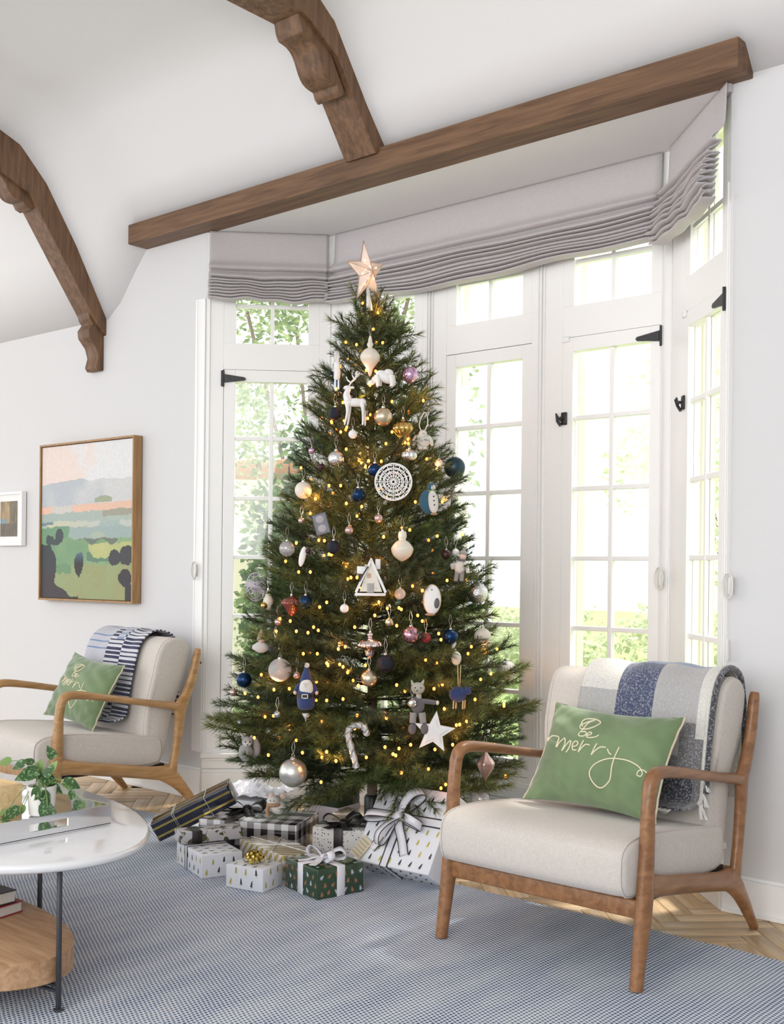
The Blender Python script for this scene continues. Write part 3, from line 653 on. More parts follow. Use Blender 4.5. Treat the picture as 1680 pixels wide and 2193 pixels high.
    for s in (-1,1):
        b=MB(); b.tube([(lower(s*.965*.316,p),(.17+(p.y-.3)*.19+.02)+(p.x-(.17+(p.y-.3)*.19+.02))*.985,.54+(p.y-.54)*.998) for p in PP],.0026,6,closed=True); obj('seam',b,linen,S)
    b=MB(); b.box((-.31,-.32,.222),(.31,.22,.236)); obj('seat_base',b,M['blackrib'],t)
    return t
C1=(-1.855,3.20,0); C2=(-4.625,3.195,0); R2=math.radians(-6)
ch1=make_chair('right armchair with amber wood frame and oatmeal linen, plaid throw over its back',M['chairwood'],M['linen'],C1,0)
ch2=make_chair('left armchair with honey wood frame and light linen, striped throw over its back',M['chairwood2'],M['linen2'],C2,R2)
ch1.location.z=.0; ch2.location.z=.0
# pillows ----------------------------------------------------------
BE=[[(-.27,.56),(-.33,.66),(-.26,.80),(-.10,.84),(.02,.76),(-.02,.60),(-.16,.50),(-.30,.50),(-.34,.60),(-.22,.68),(-.10,.80)],
    [(-.10,.80),(-.20,.62),(-.27,.40),(-.28,.30),(-.24,.27),(-.17,.29),(-.14,.36),(-.18,.42),(-.25,.40)],
    [(-.12,.32),(-.06,.35),(-.04,.40),(-.08,.42),(-.12,.36),(-.11,.28),(-.05,.27),(.04,.31),(.10,.38)]]
MERRY=[[(-.86,.14),(-.84,.20),(-.83,.12)],[(-.83,.12),(-.80,.24),(-.70,.25),(-.62,.20),(-.59,-.02),(-.56,.12),(-.50,.20),(-.46,.10),(-.47,-.08),(-.43,.06),(-.36,.16),(-.36,.02),(-.39,-.10)],
    [(-.30,.04),(-.24,.07),(-.22,.13),(-.27,.16),(-.31,.09),(-.29,-.02),(-.22,-.02)],[(-.14,.20),(-.17,.05),(-.18,-.06),(-.15,.02),(-.09,.12),(-.02,.12)],
    [(.08,.18),(.06,.04),(.05,-.08),(.08,.0),(.15,.11),(.24,.13)],[(.27,.10),(.32,.02),(.36,0)],
    [(.44,.18),(.42,.0),(.43,-.25),(.42,-.50),(.36,-.66),(.27,-.70),(.16,-.60),(.10,-.44),(.14,-.28),(.28,-.14),(.44,-.07),(.62,-.06),(.78,-.12),(.84,-.20),(.83,-.28),(.78,-.28),(.79,-.20),(.87,-.17),(.97,-.26)]]
def pillow(label,T,w,h,th,letters=(1,1),seed=1,kx=1.0):
    t=thing('lumbar_pillow',label,'pillow'); t.matrix_world=T
    rnd=random.Random(seed); ph=[rnd.uniform(0,6) for _ in range(6)]
    def S(u,v,side):   # u,v in [-1,1]
        px=u*(1-.075*(1-v*v)); pz=v*(1-.10*(1-u*u))
        e=max(0,(1-abs(u)**2.6))*max(0,(1-abs(v)**2.6)); d=th*e**.55
        wr=.0045*math.sin(9*u+14*v+ph[0])*(1-e)*e*4+.003*math.sin(22*u*v+ph[1])*e+.0035*math.sin(31*u+4*v+ph[3])*max(0,-v-.3)*e*2+.004*math.sin(26*u-20*v+ph[2])*max(0,abs(u*v)-.25)
        return Vector((px*w/2,-side*(d/2+wr),pz*h/2))
    b=MB(); b.grid(lambda a,c:S(a*2-1,c*2-1,1),56,40); b.grid(lambda a,c:S(a*2-1,c*2-1,-1),40,28); obj('cover',b,M['velvet'],t)
    for s in (-1,1): b=MB(); b.tube([S(s,v/14-1,1)+Vector((s*.003,0,0)) for v in range(29)],.0035,6); obj('side_piping',b,M['piping'],t)
    b=MB()
    for st in BE+MERRY:
        P=catmull([(a*kx-.05,c,0) for a,c in st],5) if st in MERRY else catmull([(a*kx*.85-.07,.33+(c-.33)*.80,0) for a,c in st],5); b.tube([S(max(-.985,min(.985,p.x)),p.y*.98,1)+Vector((0,-.0012,0)) for p in P],.0022,5)
    obj('embroidered_be_merry',b,M['thread'],t)
    return t
def MT(loc,rx=0,ry=0,rz=0,order=None): return Matrix.Translation(loc)@Matrix.Rotation(rz,4,'Z')@Matrix.Rotation(rx,4,'X')@Matrix.Rotation(ry,4,'Y')
pillow('green velvet pillow embroidered be merry on the right armchair',MT((-1.845,3.185,.560),math.radians(-29),math.radians(1),math.radians(-2)),.475,.345,.13,seed=3)
M2=Matrix.Translation(C2)@Matrix.Rotation(R2,4,'Z')
pillow('green velvet pillow embroidered be merry on the left armchair',M2@MT((-.02,-.02,.565),math.radians(-27),math.radians(5),math.radians(4)),.45,.335,.12,seed=8,kx=.9)
# throws -----------------------------------------------------------
def throw(name,label,T,path,colfn,mt,xl,xr,nu,nv,tassel=None,rip=.004,extra=None):
    t=thing(name,label,'blanket'); t.matrix_world=T
    P=catmull([(p[0],p[1],0) for p in path],8); n=len(P)-1
    L=[0]
    for i in range(n): L.append(L[-1]+(P[i+1]-P[i]).length)
    tot=L[-1]
    def at(v):
        s=v*tot
        for i in range(n):
            if L[i+1]>=s or i==n-1:
                k=(s-L[i])/max(1e-6,L[i+1]-L[i]); q=P[i].lerp(P[i+1],k); tg=(P[i+1]-P[i]).normalized(); return q,Vector((tg.y,-tg.x,0))
    def fn(u,v):
        q,nn=at(v); r=rip*(math.sin(u*11+v*3)+.6*math.sin(u*23+v*9))+rip*.8
        if v>.75: r*=1+2*(v-.75)
        x=lerp(xl(v),xr(v),u)
        return Vector((x,q.x-abs(nn.x)*0+nn.x*(-1 if nn.x>0 else 1)*0+0,q.y))+Vector((0,-1,0))*0+Vector((0,-r*abs(nn.x) if v>.3 else r*abs(nn.x),r*abs(nn.y)))
    b=MB(); b.grid(fn,nu,nv,colfn); obj('cloth',b,mt,t,solid=.006,fixn=False)
    return t,fn,tot
def pcol(u,v):
    cream=(.70,.68,.62); grey=(.42,.41,.40); blue=(.055,.072,.14); dk=(.035,.037,.05); lb=(.20,.27,.42); mg=(.17,.165,.165)
    cu=0 if u<.30 else (1 if u<.60 else 2)
    s=(v*1.25)
    band=int((v-.02)/.155)
    light=[(cream,blue,grey),(grey,dk,mg)]
    row=0 if v<.44 else (1 if v<.66 else (0 if v<.72 else 1))
    if u>.93: return cream if v<.75 else mg
    if v<.50: return (cream,lb,lb)[cu] if v>.2 else (grey,dk,lb)[cu]
    if v<.62: return (cream,blue,grey)[cu]
    if v<.80: return (grey,blue,mg if u>.82 and v>.7 else grey)[cu]
    if v<.84: return (mg,dk,mg)[cu]
    return (dk,dk,dk)[cu]
TC1=Matrix.Translation(C1)
pathB=[(.375,.42),(.392,.55),(.385,.70),(.370,.80),(.325,.838),(.262,.848),(.205,.826),(.165,.775),(.135,.68),(.108,.55),(.092,.45),(.02,.425)]
t,fn,_=throw('plaid_throw','brushed wool plaid throw in cream, grey and navy with tassels on the right armchair',TC1,pathB,pcol,M['plaid'],lambda v:-.185+.02*v,lambda v:.225+(.06 if v<.5 else .06+.02*(v-.5)),60,110)
b=MB()
random.seed(5)
for k in range(9):
    u=.72+.28*k/8; p=fn(u,1.0 if k<6 else .93)
    if k>=5: p=fn(1.0,.80+.045*(k-5))+Vector((.004,-.004,0))
    for q in range(14):
        d=Vector((random.uniform(-.010,.016),random.uniform(-.02,.0),-.045)) if k<5 else Vector((random.uniform(.004,.03),random.uniform(-.012,0),-.05))
        if k<5: d=Vector((random.uniform(-.01,.01),-.04,random.uniform(-.006,.002)))
        b.tube([p,p+d*.5+Vector((random.uniform(-.003,.003),0,0)),p+d],.0014,4,cap=False)
obj('tassels',b,M['cord'],t,kind='stuff')
# rolled right edge of the throw
b=MB(); b.tube([fn(1.0,v/40)+Vector((.004,0,.0)) for v in range(4,39)],.007,8,col=(.70,.68,.62)); b.tube([fn(1.0,v/40)+Vector((.017,.0,-.001)) for v in range(4,37)],.009,8,col=(.05,.05,.055)); obj('folded_edge',b,M['plaid'],t)
def scol(u,v):
    navy=(.018,.022,.075); wh=(.62,.62,.66); lav=(.50,.50,.56); bl=(.16,.24,.42)
    s=v*1.3
    if u<.40:
        k=(s*22)%1.0
        return bl if k<.14 and v>.3 else lav
    if u<.52: return navy if (s*36)%1<.5 else wh
    if u<.66 and v<.58: return (mixc(bl,lav,.3) if (s*30)%1<.5 else lav)
    return navy if (s*36+.5*(u>.68))%1<.5 else wh
t2,fn2,_=throw('striped_throw','navy and white striped knit throw draped over the left armchair',M2,pathB,scol,M['stripe'],lambda v:-.30,lambda v:.165+.02*v,70,150,rip=.003)

# ================================================================== COFFEE TABLE
TCX,TCY=-3.47,1.77
t=thing('coffee_table','white oval coffee table with thin dark legs and round oak lower shelf','coffee table',(TCX,TCY,0))
b=MB(); vs=[];n=120
pf=[(.955,.372),(.985,.374),(.997,.381),(1.0,.390),(.996,.397),(.985,.400),(.5,.4005)]
for k,z in pf:
    for j in range(n):
        a_=2*PI*j/n; vs.append((.975*math.cos(a_)*k if k>.9 else .975*math.cos(a_)*k,.50*math.sin(a_)*k,z))
fs=[(i*n+j,i*n+(j+1)%n,(i+1)*n+(j+1)%n,(i+1)*n+j) for i in range(len(pf)-1) for j in range(n)]+[tuple(range(n))[::-1],tuple((len(pf)-1)*n+j for j in range(n))]
b.add(vs,fs,True); obj('tabletop',b,M['lacquer'],t)
b=MB(); vs=[]; SY=-.255
th0=math.radians(10)
for k,z in [(.995,.080),(1,.083),(1,.145),(.995,.148)]:
    for j in range(n):
        a_=2*PI*j/n; x=.95*math.cos(a_)*k; y=.35*math.sin(a_)*k; vs.append((x*math.cos(th0)-y*math.sin(th0)-.035,x*math.sin(th0)+y*math.cos(th0)+SY,z))
b.add(vs,[(i*n+j,i*n+(j+1)%n,(i+1)*n+(j+1)%n,(i+1)*n+j) for i in range(3) for j in range(n)]+[tuple(range(n))[::-1],tuple(3*n+j for j in range(n))],False); 
for i in range(len(b.sm)-2): b.sm[i]=True
obj('lower_shelf',b,M['shelfwood'],t)
LEG=[(-2.558,1.683),(-3.045,1.935),(-4.3,1.45),(-4.3,2.0)]
for (x,y) in LEG:
    b=MB(); b.rbox((x-TCX-.006,y-TCY-.006,.010),(x-TCX+.006,y-TCY+.006,.374),.002,1); b.rbox((x-TCX-.011,y-TCY-.011,.008),(x-TCX+.011,y-TCY+.011,.014),.002,1); obj('leg',b,M['darkmetal'],t)
b=MB(); b.tube([(LEG[0][0]-TCX,LEG[0][1]-TCY,.058),(LEG[2][0]-TCX,LEG[2][1]-TCY,.058)],.006,6); b.tube([(LEG[1][0]-TCX,LEG[1][1]-TCY,.070),(LEG[3][0]-TCX,LEG[3][1]-TCY,.070)],.006,6); b.tube([(LEG[0][0]-TCX,LEG[0][1]-TCY,.070),(-3.3-TCX,1.7-TCY,.070)],.006,6); obj('crossbar',b,M['darkmetal'],t)
# tray
t=thing('serving_tray','polished silver serving tray with cut-out handle on the white table','tray',(-3.14,1.72,.4012))
b=MB(); x0,x1,y0,y1=-.35,.35,-.285,.285
b.box((x0,y0,0),(x1,y1,.005)); obj('base',b,M['mirror'],t)
b=MB(); h=.058
b.box((x0,y0,.003),(x1,y0+.006,h)); obj('long_side',b,M['mirror'],t); b=MB(); b.box((x0,y1-.006,.003),(x1,y1,h)); obj('long_side',b,M['mirror'],t)
for s,xa in ((1,x1-.006),(-1,x0)):
    b=MB(); yc=.08; hw=.062
    b.box((xa,y0+.006,.003),(xa+.006,yc-hw,h)); b.box((xa,yc+hw,.003),(xa+.006,y1-.006,h)); b.box((xa,yc-hw,.003),(xa+.006,yc+hw,.020)); b.box((xa,yc-hw,.041),(xa+.006,yc+hw,h))
    obj('handle_side',b,M['mirror'],t)
# pine box with curled ribbons of wood
t=thing('pine_box','pale pine box full of wooden rings inside the tray','box',(-3.19,1.80,.4065))
b=MB()
for lo,hi in (((-.12,-.10,0),(.10,.10,.008)),((-.12,-.10,.008),(-.112,.10,.09)),((.092,-.10,.008),(.10,.10,.09)),((-.112,-.10,.008),(.092,-.092,.09)),((-.112,.092,.008),(.092,.10,.09))): b.box(lo,hi)
obj('box_walls',b,M['pine'],t,bevel=.001)
for k in range(5):
    g=thing('wooden_ring','pale wooden ring lying in the pine box','ring',(-3.19-.075+.05*(k%4)+(.01 if k>3 else 0),1.80-.06+.035*(k%3),.475+.012*(k//3)),group='wooden rings in the pine box')
    b=MB(); R_=.026; b.tube([(R_*math.cos(a_),R_*math.sin(a_),.010*math.sin(a_*2+k)) for a_ in [2*PI*i/20 for i in range(20)]],[(.012,.006)]*20,8,closed=True); obj('band',b,M['pine'],g)
# pothos in white pot
t=thing('pothos_plant','speckled trailing pothos in a white pot on the tray','potted plant',(-3.025,1.925,.4065))
b=MB(); b.lathe([(.030,0),(.036,.004),(.043,.075),(.044,.088),(.040,.089),(.038,.075),(.034,.02),(.01,.018)],28); obj('pot',b,M['white'],t)
b=MB(); b.lathe([(.039,.070),(.02,.076),(.005,.078)],18); obj('soil',b,M['bark'],t)
def leafshape(b,base,dirv,up,L,W):
    dirv=dirv.normalized(); side=dirv.cross(up).normalized(); nn=side.cross(dirv).normalized()
    prof=[(0,.0),(-.05,.28),(.10,.44),(.30,.50),(.55,.42),(.80,.20),(1.0,0)]
    vs=[]; 
    for k,wd in prof:
        c=base+dirv*(k*L if k>=0 else k*L)-nn*(.14*L*k*k)
        vs+= [c+side*(wd*W)+nn*(.10*W*wd*2), c, c-side*(wd*W)+nn*(.10*W*wd*2)]
    vs[1]=base
    fs=[]
    for i in range(len(prof)-1):
        for j in (0,1): fs.append((i*3+j,i*3+j+1,(i+1)*3+j+1,(i+1)*3+j))
    b.add(vs,fs,True)
random.seed(21)
potO=Vector((-3.025,1.925,.4065))
# leaves as in the photo: pixel centre, length, light?
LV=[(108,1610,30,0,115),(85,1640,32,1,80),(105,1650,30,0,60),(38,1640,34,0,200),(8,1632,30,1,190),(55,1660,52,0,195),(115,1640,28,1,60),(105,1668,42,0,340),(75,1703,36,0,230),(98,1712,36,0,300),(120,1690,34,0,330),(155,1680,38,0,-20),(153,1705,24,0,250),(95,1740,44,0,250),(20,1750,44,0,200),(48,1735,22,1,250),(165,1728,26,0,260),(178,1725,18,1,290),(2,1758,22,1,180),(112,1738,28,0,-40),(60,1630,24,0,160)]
stems=MB(); top=Vector((0,0,.085))
for (lx,ly,ln,lite,ang) in LV:
    dep=3.42-.05*(ly>1700)+random.uniform(-.03,.03); c=atdepth(lx,ly,dep)-potO
    L=ln/FPX*dep*1.0; ax=math.radians(ang); dr=(Rv*math.cos(ax)+Uv*math.sin(ax)-Fv*.25*random.uniform(-1,1)).normalized()
    up=(-Fv+Zv*.8+Rv*random.uniform(-.4,.4)).normalized()
    if c.z<.012: c.z=.014
    bs=c-dr*L*.5; bs.z=max(bs.z,.010)
    b=MB(); leafshape(b,bs,dr,up,L,L*.72); obj('leaf',b,M['pothosl'] if lite else M['pothos'],t,fixn=False)
    mid=(top+bs)*.5+Vector((0,0,.03)); stems.tube(catmull([top+Vector((random.uniform(-.02,.02),random.uniform(-.02,.02),0)),mid,bs],5),.0012,5)
obj('stems',stems,M['pothosl'],t)
# books on the lower shelf
def book(label,loc,rz,w_,d_,h_,cover):
    t=thing('book',label,'book',loc,rz)
    b=MB(); b.box((-w_/2,-d_/2,0),(w_/2,d_/2,.003)); b.box((-w_/2,-d_/2,h_-.003),(w_/2,d_/2,h_)); b.box((-w_/2,-d_/2,.003),(-w_/2+.004,d_/2,h_-.003)); obj('cover',b,cover,t,bevel=.001)
    b=MB(); b.box((-w_/2+.005,-d_/2+.004,.0032),(w_/2-.004,d_/2-.004,h_-.0032)); obj('pages',b,M['page'],t)
book('red bound book, lower of two on the oak shelf',(-3.085,1.715,.149),math.radians(10),.27,.19,.032,M['bookred'])
book('black bound book, upper of two on the oak shelf',(-3.075,1.720,.1822),math.radians(3),.23,.165,.036,M['bookblack'])

# ================================================================== GIFTS
def gift(name,label,c,s,rot,z0,mt,ribbon=None,tilt=None,rib_w=.024,rmat=None,edge=None):
    t=thing(name,label,'gift',(c[0],c[1],z0),math.radians(rot))
    if tilt: t.rotation_euler=(math.radians(tilt[0]),math.radians(tilt[1]),math.radians(rot))
    X,Y,Z=s[0]/2,s[1]/2,s[2]
    b=MB(); b.rbox((-X,-Y,0),(X,Y,Z),.003,2); obj('paper',b,mt,t)
    if ribbon:
        e=.0012; b=MB(); eb=MB()
        def band(axis,pos,wd,off):
            o=e+off
            if axis=='x': q=[(pos-wd/2,-Y-o,-0),(pos+wd/2,Y+o,Z+o)]
            else: q=[(-X-o,pos-wd/2,-0),(X+o,pos+wd/2,Z+o)]
            return q
        for ax,pos in ribbon:
            lo,hi=band(ax,pos,rib_w,0); b.rbox(lo,hi,.001,1)
            if edge:
                for sg in (-1,1):
                    lo,hi=band(ax,pos+sg*(rib_w/2-.0025),.005,.0006); eb.box(lo,hi)
        obj('ribbon',b,rmat or M['whiterib'],t)
        if edge: obj('ribbon_border',eb,edge,t)
    return t,X,Y,Z
def loopbow(t,c,size,mt,n=2,w_=.016,tails=2,T=None,edge=None,droop=.2):
    c=Vector(c); b=MB(); eb=MB()
    def ribbonpath(P,w_,sidev):
        P=[Vector(p) for p in P]; vs=[]; k=len(P)
        for p in P: vs+= [p-sidev*w_/2,p+sidev*w_/2]
        b.add(vs,[(2*i,2*i+1,2*i+3,2*i+2) for i in range(k-1)],True)
        if edge:
            for sg in (-1,1): eb.tube([p+sidev*(sg*w_/2) for p in P],.0018,5)
    for k in range(n):
        a_=(0 if k%2==0 else PI)+ (k//2)*1.1+.25*(1 if k%2 else -1)
        d=Vector((math.cos(a_),math.sin(a_),0)); sd_=Vector((-d.y,d.x,0))
        P=[c+d*(size*q[0])+Vector((0,0,size*q[1])) for q in [(0,.05),(.35,.38),(.75,.55),(1.0,.40),(1.0,.18),(.7,.10),(.3,.12),(0,.05)]]
        ribbonpath(catmull(P,4),w_,sd_*(.9)+Vector((0,0,.35)))
    for k in range(tails):
        a_=-PI/2+(k-.5)*1.0; d=Vector((math.cos(a_),math.sin(a_),0)); sd_=Vector((-d.y,d.x,0))
        P=[c+d*(size*q[0])+Vector((0,0,size*q[1])) for q in [(0,.08),(.4,.16),(.8,.05),(1.25,.02)]]
        ribbonpath(catmull(P,4),w_,sd_)
    B=obj('bow',b,mt,t,T=T,solid=.0012,fixn=False)
    k=MB(); k.ell(c+Vector((0,0,size*.12)),(w_*.55,w_*.55,w_*.45),10,7); obj('knot',k,mt,t,T=T)
    if edge: obj('bow_border',eb,edge,t,T=T)
def treeprint(t,spots,mts,w_=.012,h=.028):
    # spots: (face, a, b, angle, matindex); faces in local box coordinates given as matrices
    groups={}
    for (Tm,a_,c_,ang,mi,s) in spots:
        b=groups.setdefault(mi,MB()); ca,sa=math.cos(ang),math.sin(ang)
        def q(x,y): x*=s;y*=s; return Tm@Vector((a_+x*ca-y*sa,c_+x*sa+y*ca,.0006))
        for (y0,y1,ww) in ((-.30,.10,1),(-.05,.32,.8),(.15,.5,.55)): b.add([q(-w_/2*ww,y0*h),q(w_/2*ww,y0*h),q(0,y1*h)],[(0,1,2)])
        b.add([q(-w_*.07,-.5*h),q(w_*.07,-.5*h),q(w_*.07,-.3*h),q(-w_*.07,-.3*h)],[(0,1,2,3)])
    for mi,b in groups.items(): obj('tree_print',b,mts[mi],t,fixn=False,kind='stuff')
def faces(X,Y,Z):
    return {'front':(Matrix(((1,0,0,0),(0,0,-1,-Y),(0,1,0,0),(0,0,0,1))),X,Z),'right':(Matrix(((0,0,1,X),(1,0,0,0),(0,1,0,0),(0,0,0,1))),Y,Z),
            'left':(Matrix(((0,0,-1,-X),(1,0,0,0),(0,1,0,0),(0,0,0,1))),Y,Z),'top':(Matrix(((1,0,0,0),(0,1,0,0),(0,0,1,Z),(0,0,0,1))),X,Y)}
def scatter(X,Y,Z,step,nm,rnd,fs=('front','right','top'),rotj=.2,scl=1,base=0):
    out=[]; FF=faces(X,Y,Z)
    for f in fs:
        Tm,hx,hz=FF[f]; lo=-hz if f=='top' else 0; 
        j=0; y=lo+step*.55
        while y<hz-step*.3:
            x=-hx+step*(.5+.5*(j%2))
            while x<hx-step*.3:
                out.append((Tm,x+rnd.uniform(-.004,.004),y+rnd.uniform(-.003,.003),base+rnd.uniform(-rotj,rotj),rnd.randrange(nm),scl)); x+=step
            y+=step*.9; j+=1
    return out
RN=random.Random(4); RZ=.0085
t,X,Y,Z=gift('wrapped_gift','dark green gift with copper and silver trees and white ribbon bow, in front',(-2.839,2.957),(.21,.197,.105),-12,RZ,M['greenp'],[('x',-.005),('y',0)],rib_w=.034)
treeprint(t,scatter(X,Y,Z,.033,3,RN,rotj=.9,scl=.8,fs=('front','right','left','top')),[M['copperp'],M['silverp'],M['copperp']],.02,.026); loopbow(t,(0,0,Z),.075,M['whiterib'],3,.028,2)
t,X,Y,Z=gift('wrapped_gift','small white gift with gold trees and a shiny gold bow',(-3.051,2.815),(.161,.125,.082),12,RZ,M['whitepaper'])
treeprint(t,scatter(X,Y,Z,.045,2,RN,fs=('front','right','top')),[M['goldp'],M['blackp']],.012,.03)
b=MB()
for k in range(26):
    a_=k*2.4; r_=.006+.026*math.sqrt(k/26); hz=.036-.024*(k/26); c=Vector((r_*math.cos(a_),r_*math.sin(a_),Z+hz)); d=Vector((math.cos(a_),math.sin(a_),.3)).normalized(); s_=Vector((-d.y,d.x,0)); P=[c+(d*(.011*math.cos(q))+Vector((0,0,.011*math.sin(q)))) for q in [2*PI*i/10 for i in range(11)]]
    vs=[];[vs.extend([p-s_*.0045,p+s_*.0045]) for p in P]; b.add(vs,[(2*i,2*i+1,2*i+3,2*i+2) for i in range(10)],True)
obj('gold_bow',b,M['gold'],t,fixn=False)
t,X,Y,Z=gift('wrapped_gift','white gift with dark tree print and thin black edged ribbon, lowest at left',(-3.36,2.865),(.272,.16,.085),-19,RZ,M['whitepaper'],[('x',-.03)],rib_w=.026,edge=M['blackp'])
treeprint(t,scatter(X,Y,Z,.042,3,RN,fs=('front','right','top','left'),base=PI/2*0),[M['goldp'],M['blackp'],M['blackp']],.012,.026)
t,X,Y,Z=gift('wrapped_gift','gold and silver diagonally striped gift tied with string',(-3.17,3.042),(.33,.145,.09),-12.5,RZ,M['goldstripe'])
b=MB()
for P in ([(-.06,-Y-.002,Z*.5),(-.03,-Y-.001,Z+.002),(.05,Y,Z+.002)],[(.12,-Y-.002,.02),(.08,-Y-.001,Z+.002),(-.09,Y,Z+.002)],[(-X-.001,-.02,Z+.002),(X+.001,.03,Z+.002)],[(-.075,-Y-.002,Z*.5),(-.04,-Y-.001,Z+.002),(.04,Y,Z+.002)]): b.tube(P,.0016,5)
obj('string',b,M['cord'],t)
t,X,Y,Z=gift('wrapped_gift','large flat black and white buffalo check gift with black ribbon',(-3.473,3.231),(.42,.28,.13),26,RZ,M['buffalo'],[('x',-.075)],rib_w=.045,rmat=M['blackrib'])
b=MB(); b.box((-X-.001,.03,Z-.0),(X+.001,.075,Z+.0015)); obj('ribbon',b,M['blackrib'],t); loopbow(t,(-.075,.05,Z),.085,M['blackrib'],2,.04,2)
t,X,Y,Z=gift('wrapped_gift','gift in black, white and olive printed paper leaning on the white tree gift',(-3.432,2.925),(.25,.088,.045),67,.0965,M['floral'],[('x',-.06)],rib_w=.04,rmat=M['blackrib'])
t,X,Y,Z=gift('wrapped_gift','white speckled gift with a wide black ribbon and bow',(-3.105,3.345),(.22,.13,.125),23,RZ,M['polka'],[('x',0.0)],rib_w=.04,rmat=M['blackrib'])
b=MB(); b.box((-X-.001,-.02,0),(-X+.02,.05,Z+.001)); b.box((-X-.001,-.015,Z),(X+.001,.02,Z+.0015)); obj('ribbon',b,M['blackrib'],t); loopbow(t,(0,0,Z),.08,M['blackrib'],3,.038,2)
# leaning white gift
t=thing('wrapped_gift','big white gift with gold trees and black edged bow, leaning on the tree','gift',(-2.70,3.155,RZ),0)
tl=math.radians(57); X,Y,Z=.172,.058,.315   # local z is the tall direction before tilting back
t.rotation_euler=(-(PI/2-tl),0,math.radians(3)); t.location=(-2.70,3.245,.012)
t.location.z=.012+2*Y*math.sin(PI/2-tl)*0
b=MB(); b.rbox((-X,-2*Y,0),(X,0,Z),.004,2); P_=obj('paper',b,M['whitepaper'],t)
FR=Matrix(((1,0,0,0),(0,0,-1,-2*Y),(0,1,0,0),(0,0,0,1))); BT=Matrix(((1,0,0,0),(0,1,0,0),(0,0,-1,0),(0,0,0,1)))
sp_=[]
for j in range(9):
    for i in range(8):
        x=-X+.025+i*.046-(.02*(j%2)); y=.025+j*.042
        if abs(x)<X-.006 and y<Z-.01: sp_.append((FR,x,y,RN.uniform(-.15,.15)-.2,RN.randrange(3),1))
for i in range(8):
    for j in range(3):
        x=-X+.03+i*.045; y=-2*Y+.02+j*.04
        if x<X-.01 and y<-.01: sp_.append((BT,x,y,.6,2,1))
treeprint(t,sp_,[M['goldp'],M['blackp'],M['blackp']],.013,.028)
b=MB(); e=MB(); wv=.036; bz=.19; bx=-.03
for lo,hi in (((bx-wv/2,-2*Y-.0015,-.0015),(bx+wv/2,.0015,Z+.0015)),((-X-.0015,-2*Y-.0015,bz-wv/2),(X+.0015,.0015,bz+wv/2))): b.box(lo,hi)
for sg in (-1,1):
    q=sg*(wv/2-.002); e.box((bx+q-.0025,-2*Y-.0022,-.0022),(bx+q+.0025,.002,Z+.002)); e.box((-X-.0022,-2*Y-.0022,bz+q-.0025),(X+.0022,.002,bz+q+.0025))
obj('ribbon',b,M['whiterib'],t); obj('ribbon_border',e,M['blackp'],t)
TB=Tr((bx,-2*Y-.002,bz),rx=PI/2)
loopbow(t,(0,0,0),.125,M['whiterib'],4,.034,2,T=TB,edge=M['blackp'])
b=MB(); b.box((-.028,-.001,-.04),(.028,.001,.04)); tg_=obj('gift_tag',b,M['piping'],t,T=Tr((-.15,-2*Y-.006,.05),ry=.45))
b=MB()
for i in range(7):
    for j in range(5): b.box((-.024+i*.007,-.0016,-.034+j*.014),(-.0225+i*.007,-.001,-.026+j*.014))
obj('tag_dashes',b,M['blackp'],tg_,kind='stuff')
# navy box leaning on the pile
t=thing('wrapped_gift','long navy gift with gold stripes tied with string, leaning at the left','gift')
E1=Vector((-3.815,2.97,.070)); E2=Vector((-3.565,3.165,.235)); d=(E2-E1); L_=d.length; xa=d.normalized(); ya=Zv.cross(xa).normalized(); za=xa.cross(ya)
mm=Matrix((xa,ya,za)).transposed().to_4x4(); mm.translation=E1; t.matrix_world=mm@Matrix.Rotation(math.radians(12),4,'X')
b=MB(); b.rbox((0,-.05,-.042),(L_,.05,.042),.005,2); obj('paper',b,M['navypaper'],t)
b=MB()
for yy in (-.022,.020): b.box((0.001,yy-.0045,.042),(L_-.001,yy+.0045,.0426))
for zz in (-.02,.018): b.box((0.001,-.0506,zz-.0045),(L_-.001,-.05,zz+.0045))
obj('gold_stripe',b,M['gold'],t)
b=MB()
for xx in (.10,.107,.25): b.tube([(xx,-.0515,-.0435),(xx,-.0515,.0435),(xx,.0515,.0435),(xx,.0515,-.0435)],.0016,5,closed=True)
obj('string',b,M['cord'],t)
# boxes further back
t,X,Y,Z=gift('gift_box','tall gift box of dark green foil with a pale lavender lower band',(-3.60,3.80),(.19,.16,.16),5,0.001,M['foil'])
b=MB(); b.box((-X-.002,-Y-.002,0),(X+.002,Y+.002,.085)); obj('lower_band',b,M['lav'],t)
t,X,Y,Z=gift('wrapped_gift','tan and black buffalo check gift behind the tree stand',(-3.23,4.0),(.36,.12,.19),4,0.001,M['buffalo2'])
t,X,Y,Z=gift('wrapped_gift','blue and yellow checked gift under the window behind the right armchair',(-2.85,3.98),(.34,.20,.10),8,0.001,M['bluecheck'])
t,X,Y,Z=gift('wrapped_gift','white wrapped gift behind the pillow of the right armchair',(-2.48,3.93),(.20,.2,.16),20,0.001,M['whitepaper'])
t,X,Y,Z=gift('wrapped_gift','white wrapped gift topped with crumpled tissue behind the check gift',(-3.80,3.50),(.26,.20,.13),15,0.001,M['whitepaper'])
b=MB(); random.seed(12)
def tis(u,v):
    x=(u-.5)*.30;y=(v-.5)*.22; h=.05*(vn(u*7,v*7,3))+.035*vn(u*15,v*15,5)+.02*vn(u*31,v*31,6); k=1-max(abs(u-.5),abs(v-.5))*1.4
    return Vector((x,y,Z+.002+h*k*1.25))
b.grid(tis,40,32,None,False); obj('tissue_paper',b,M['whiterib'],t,solid=.0008,fixn=False)
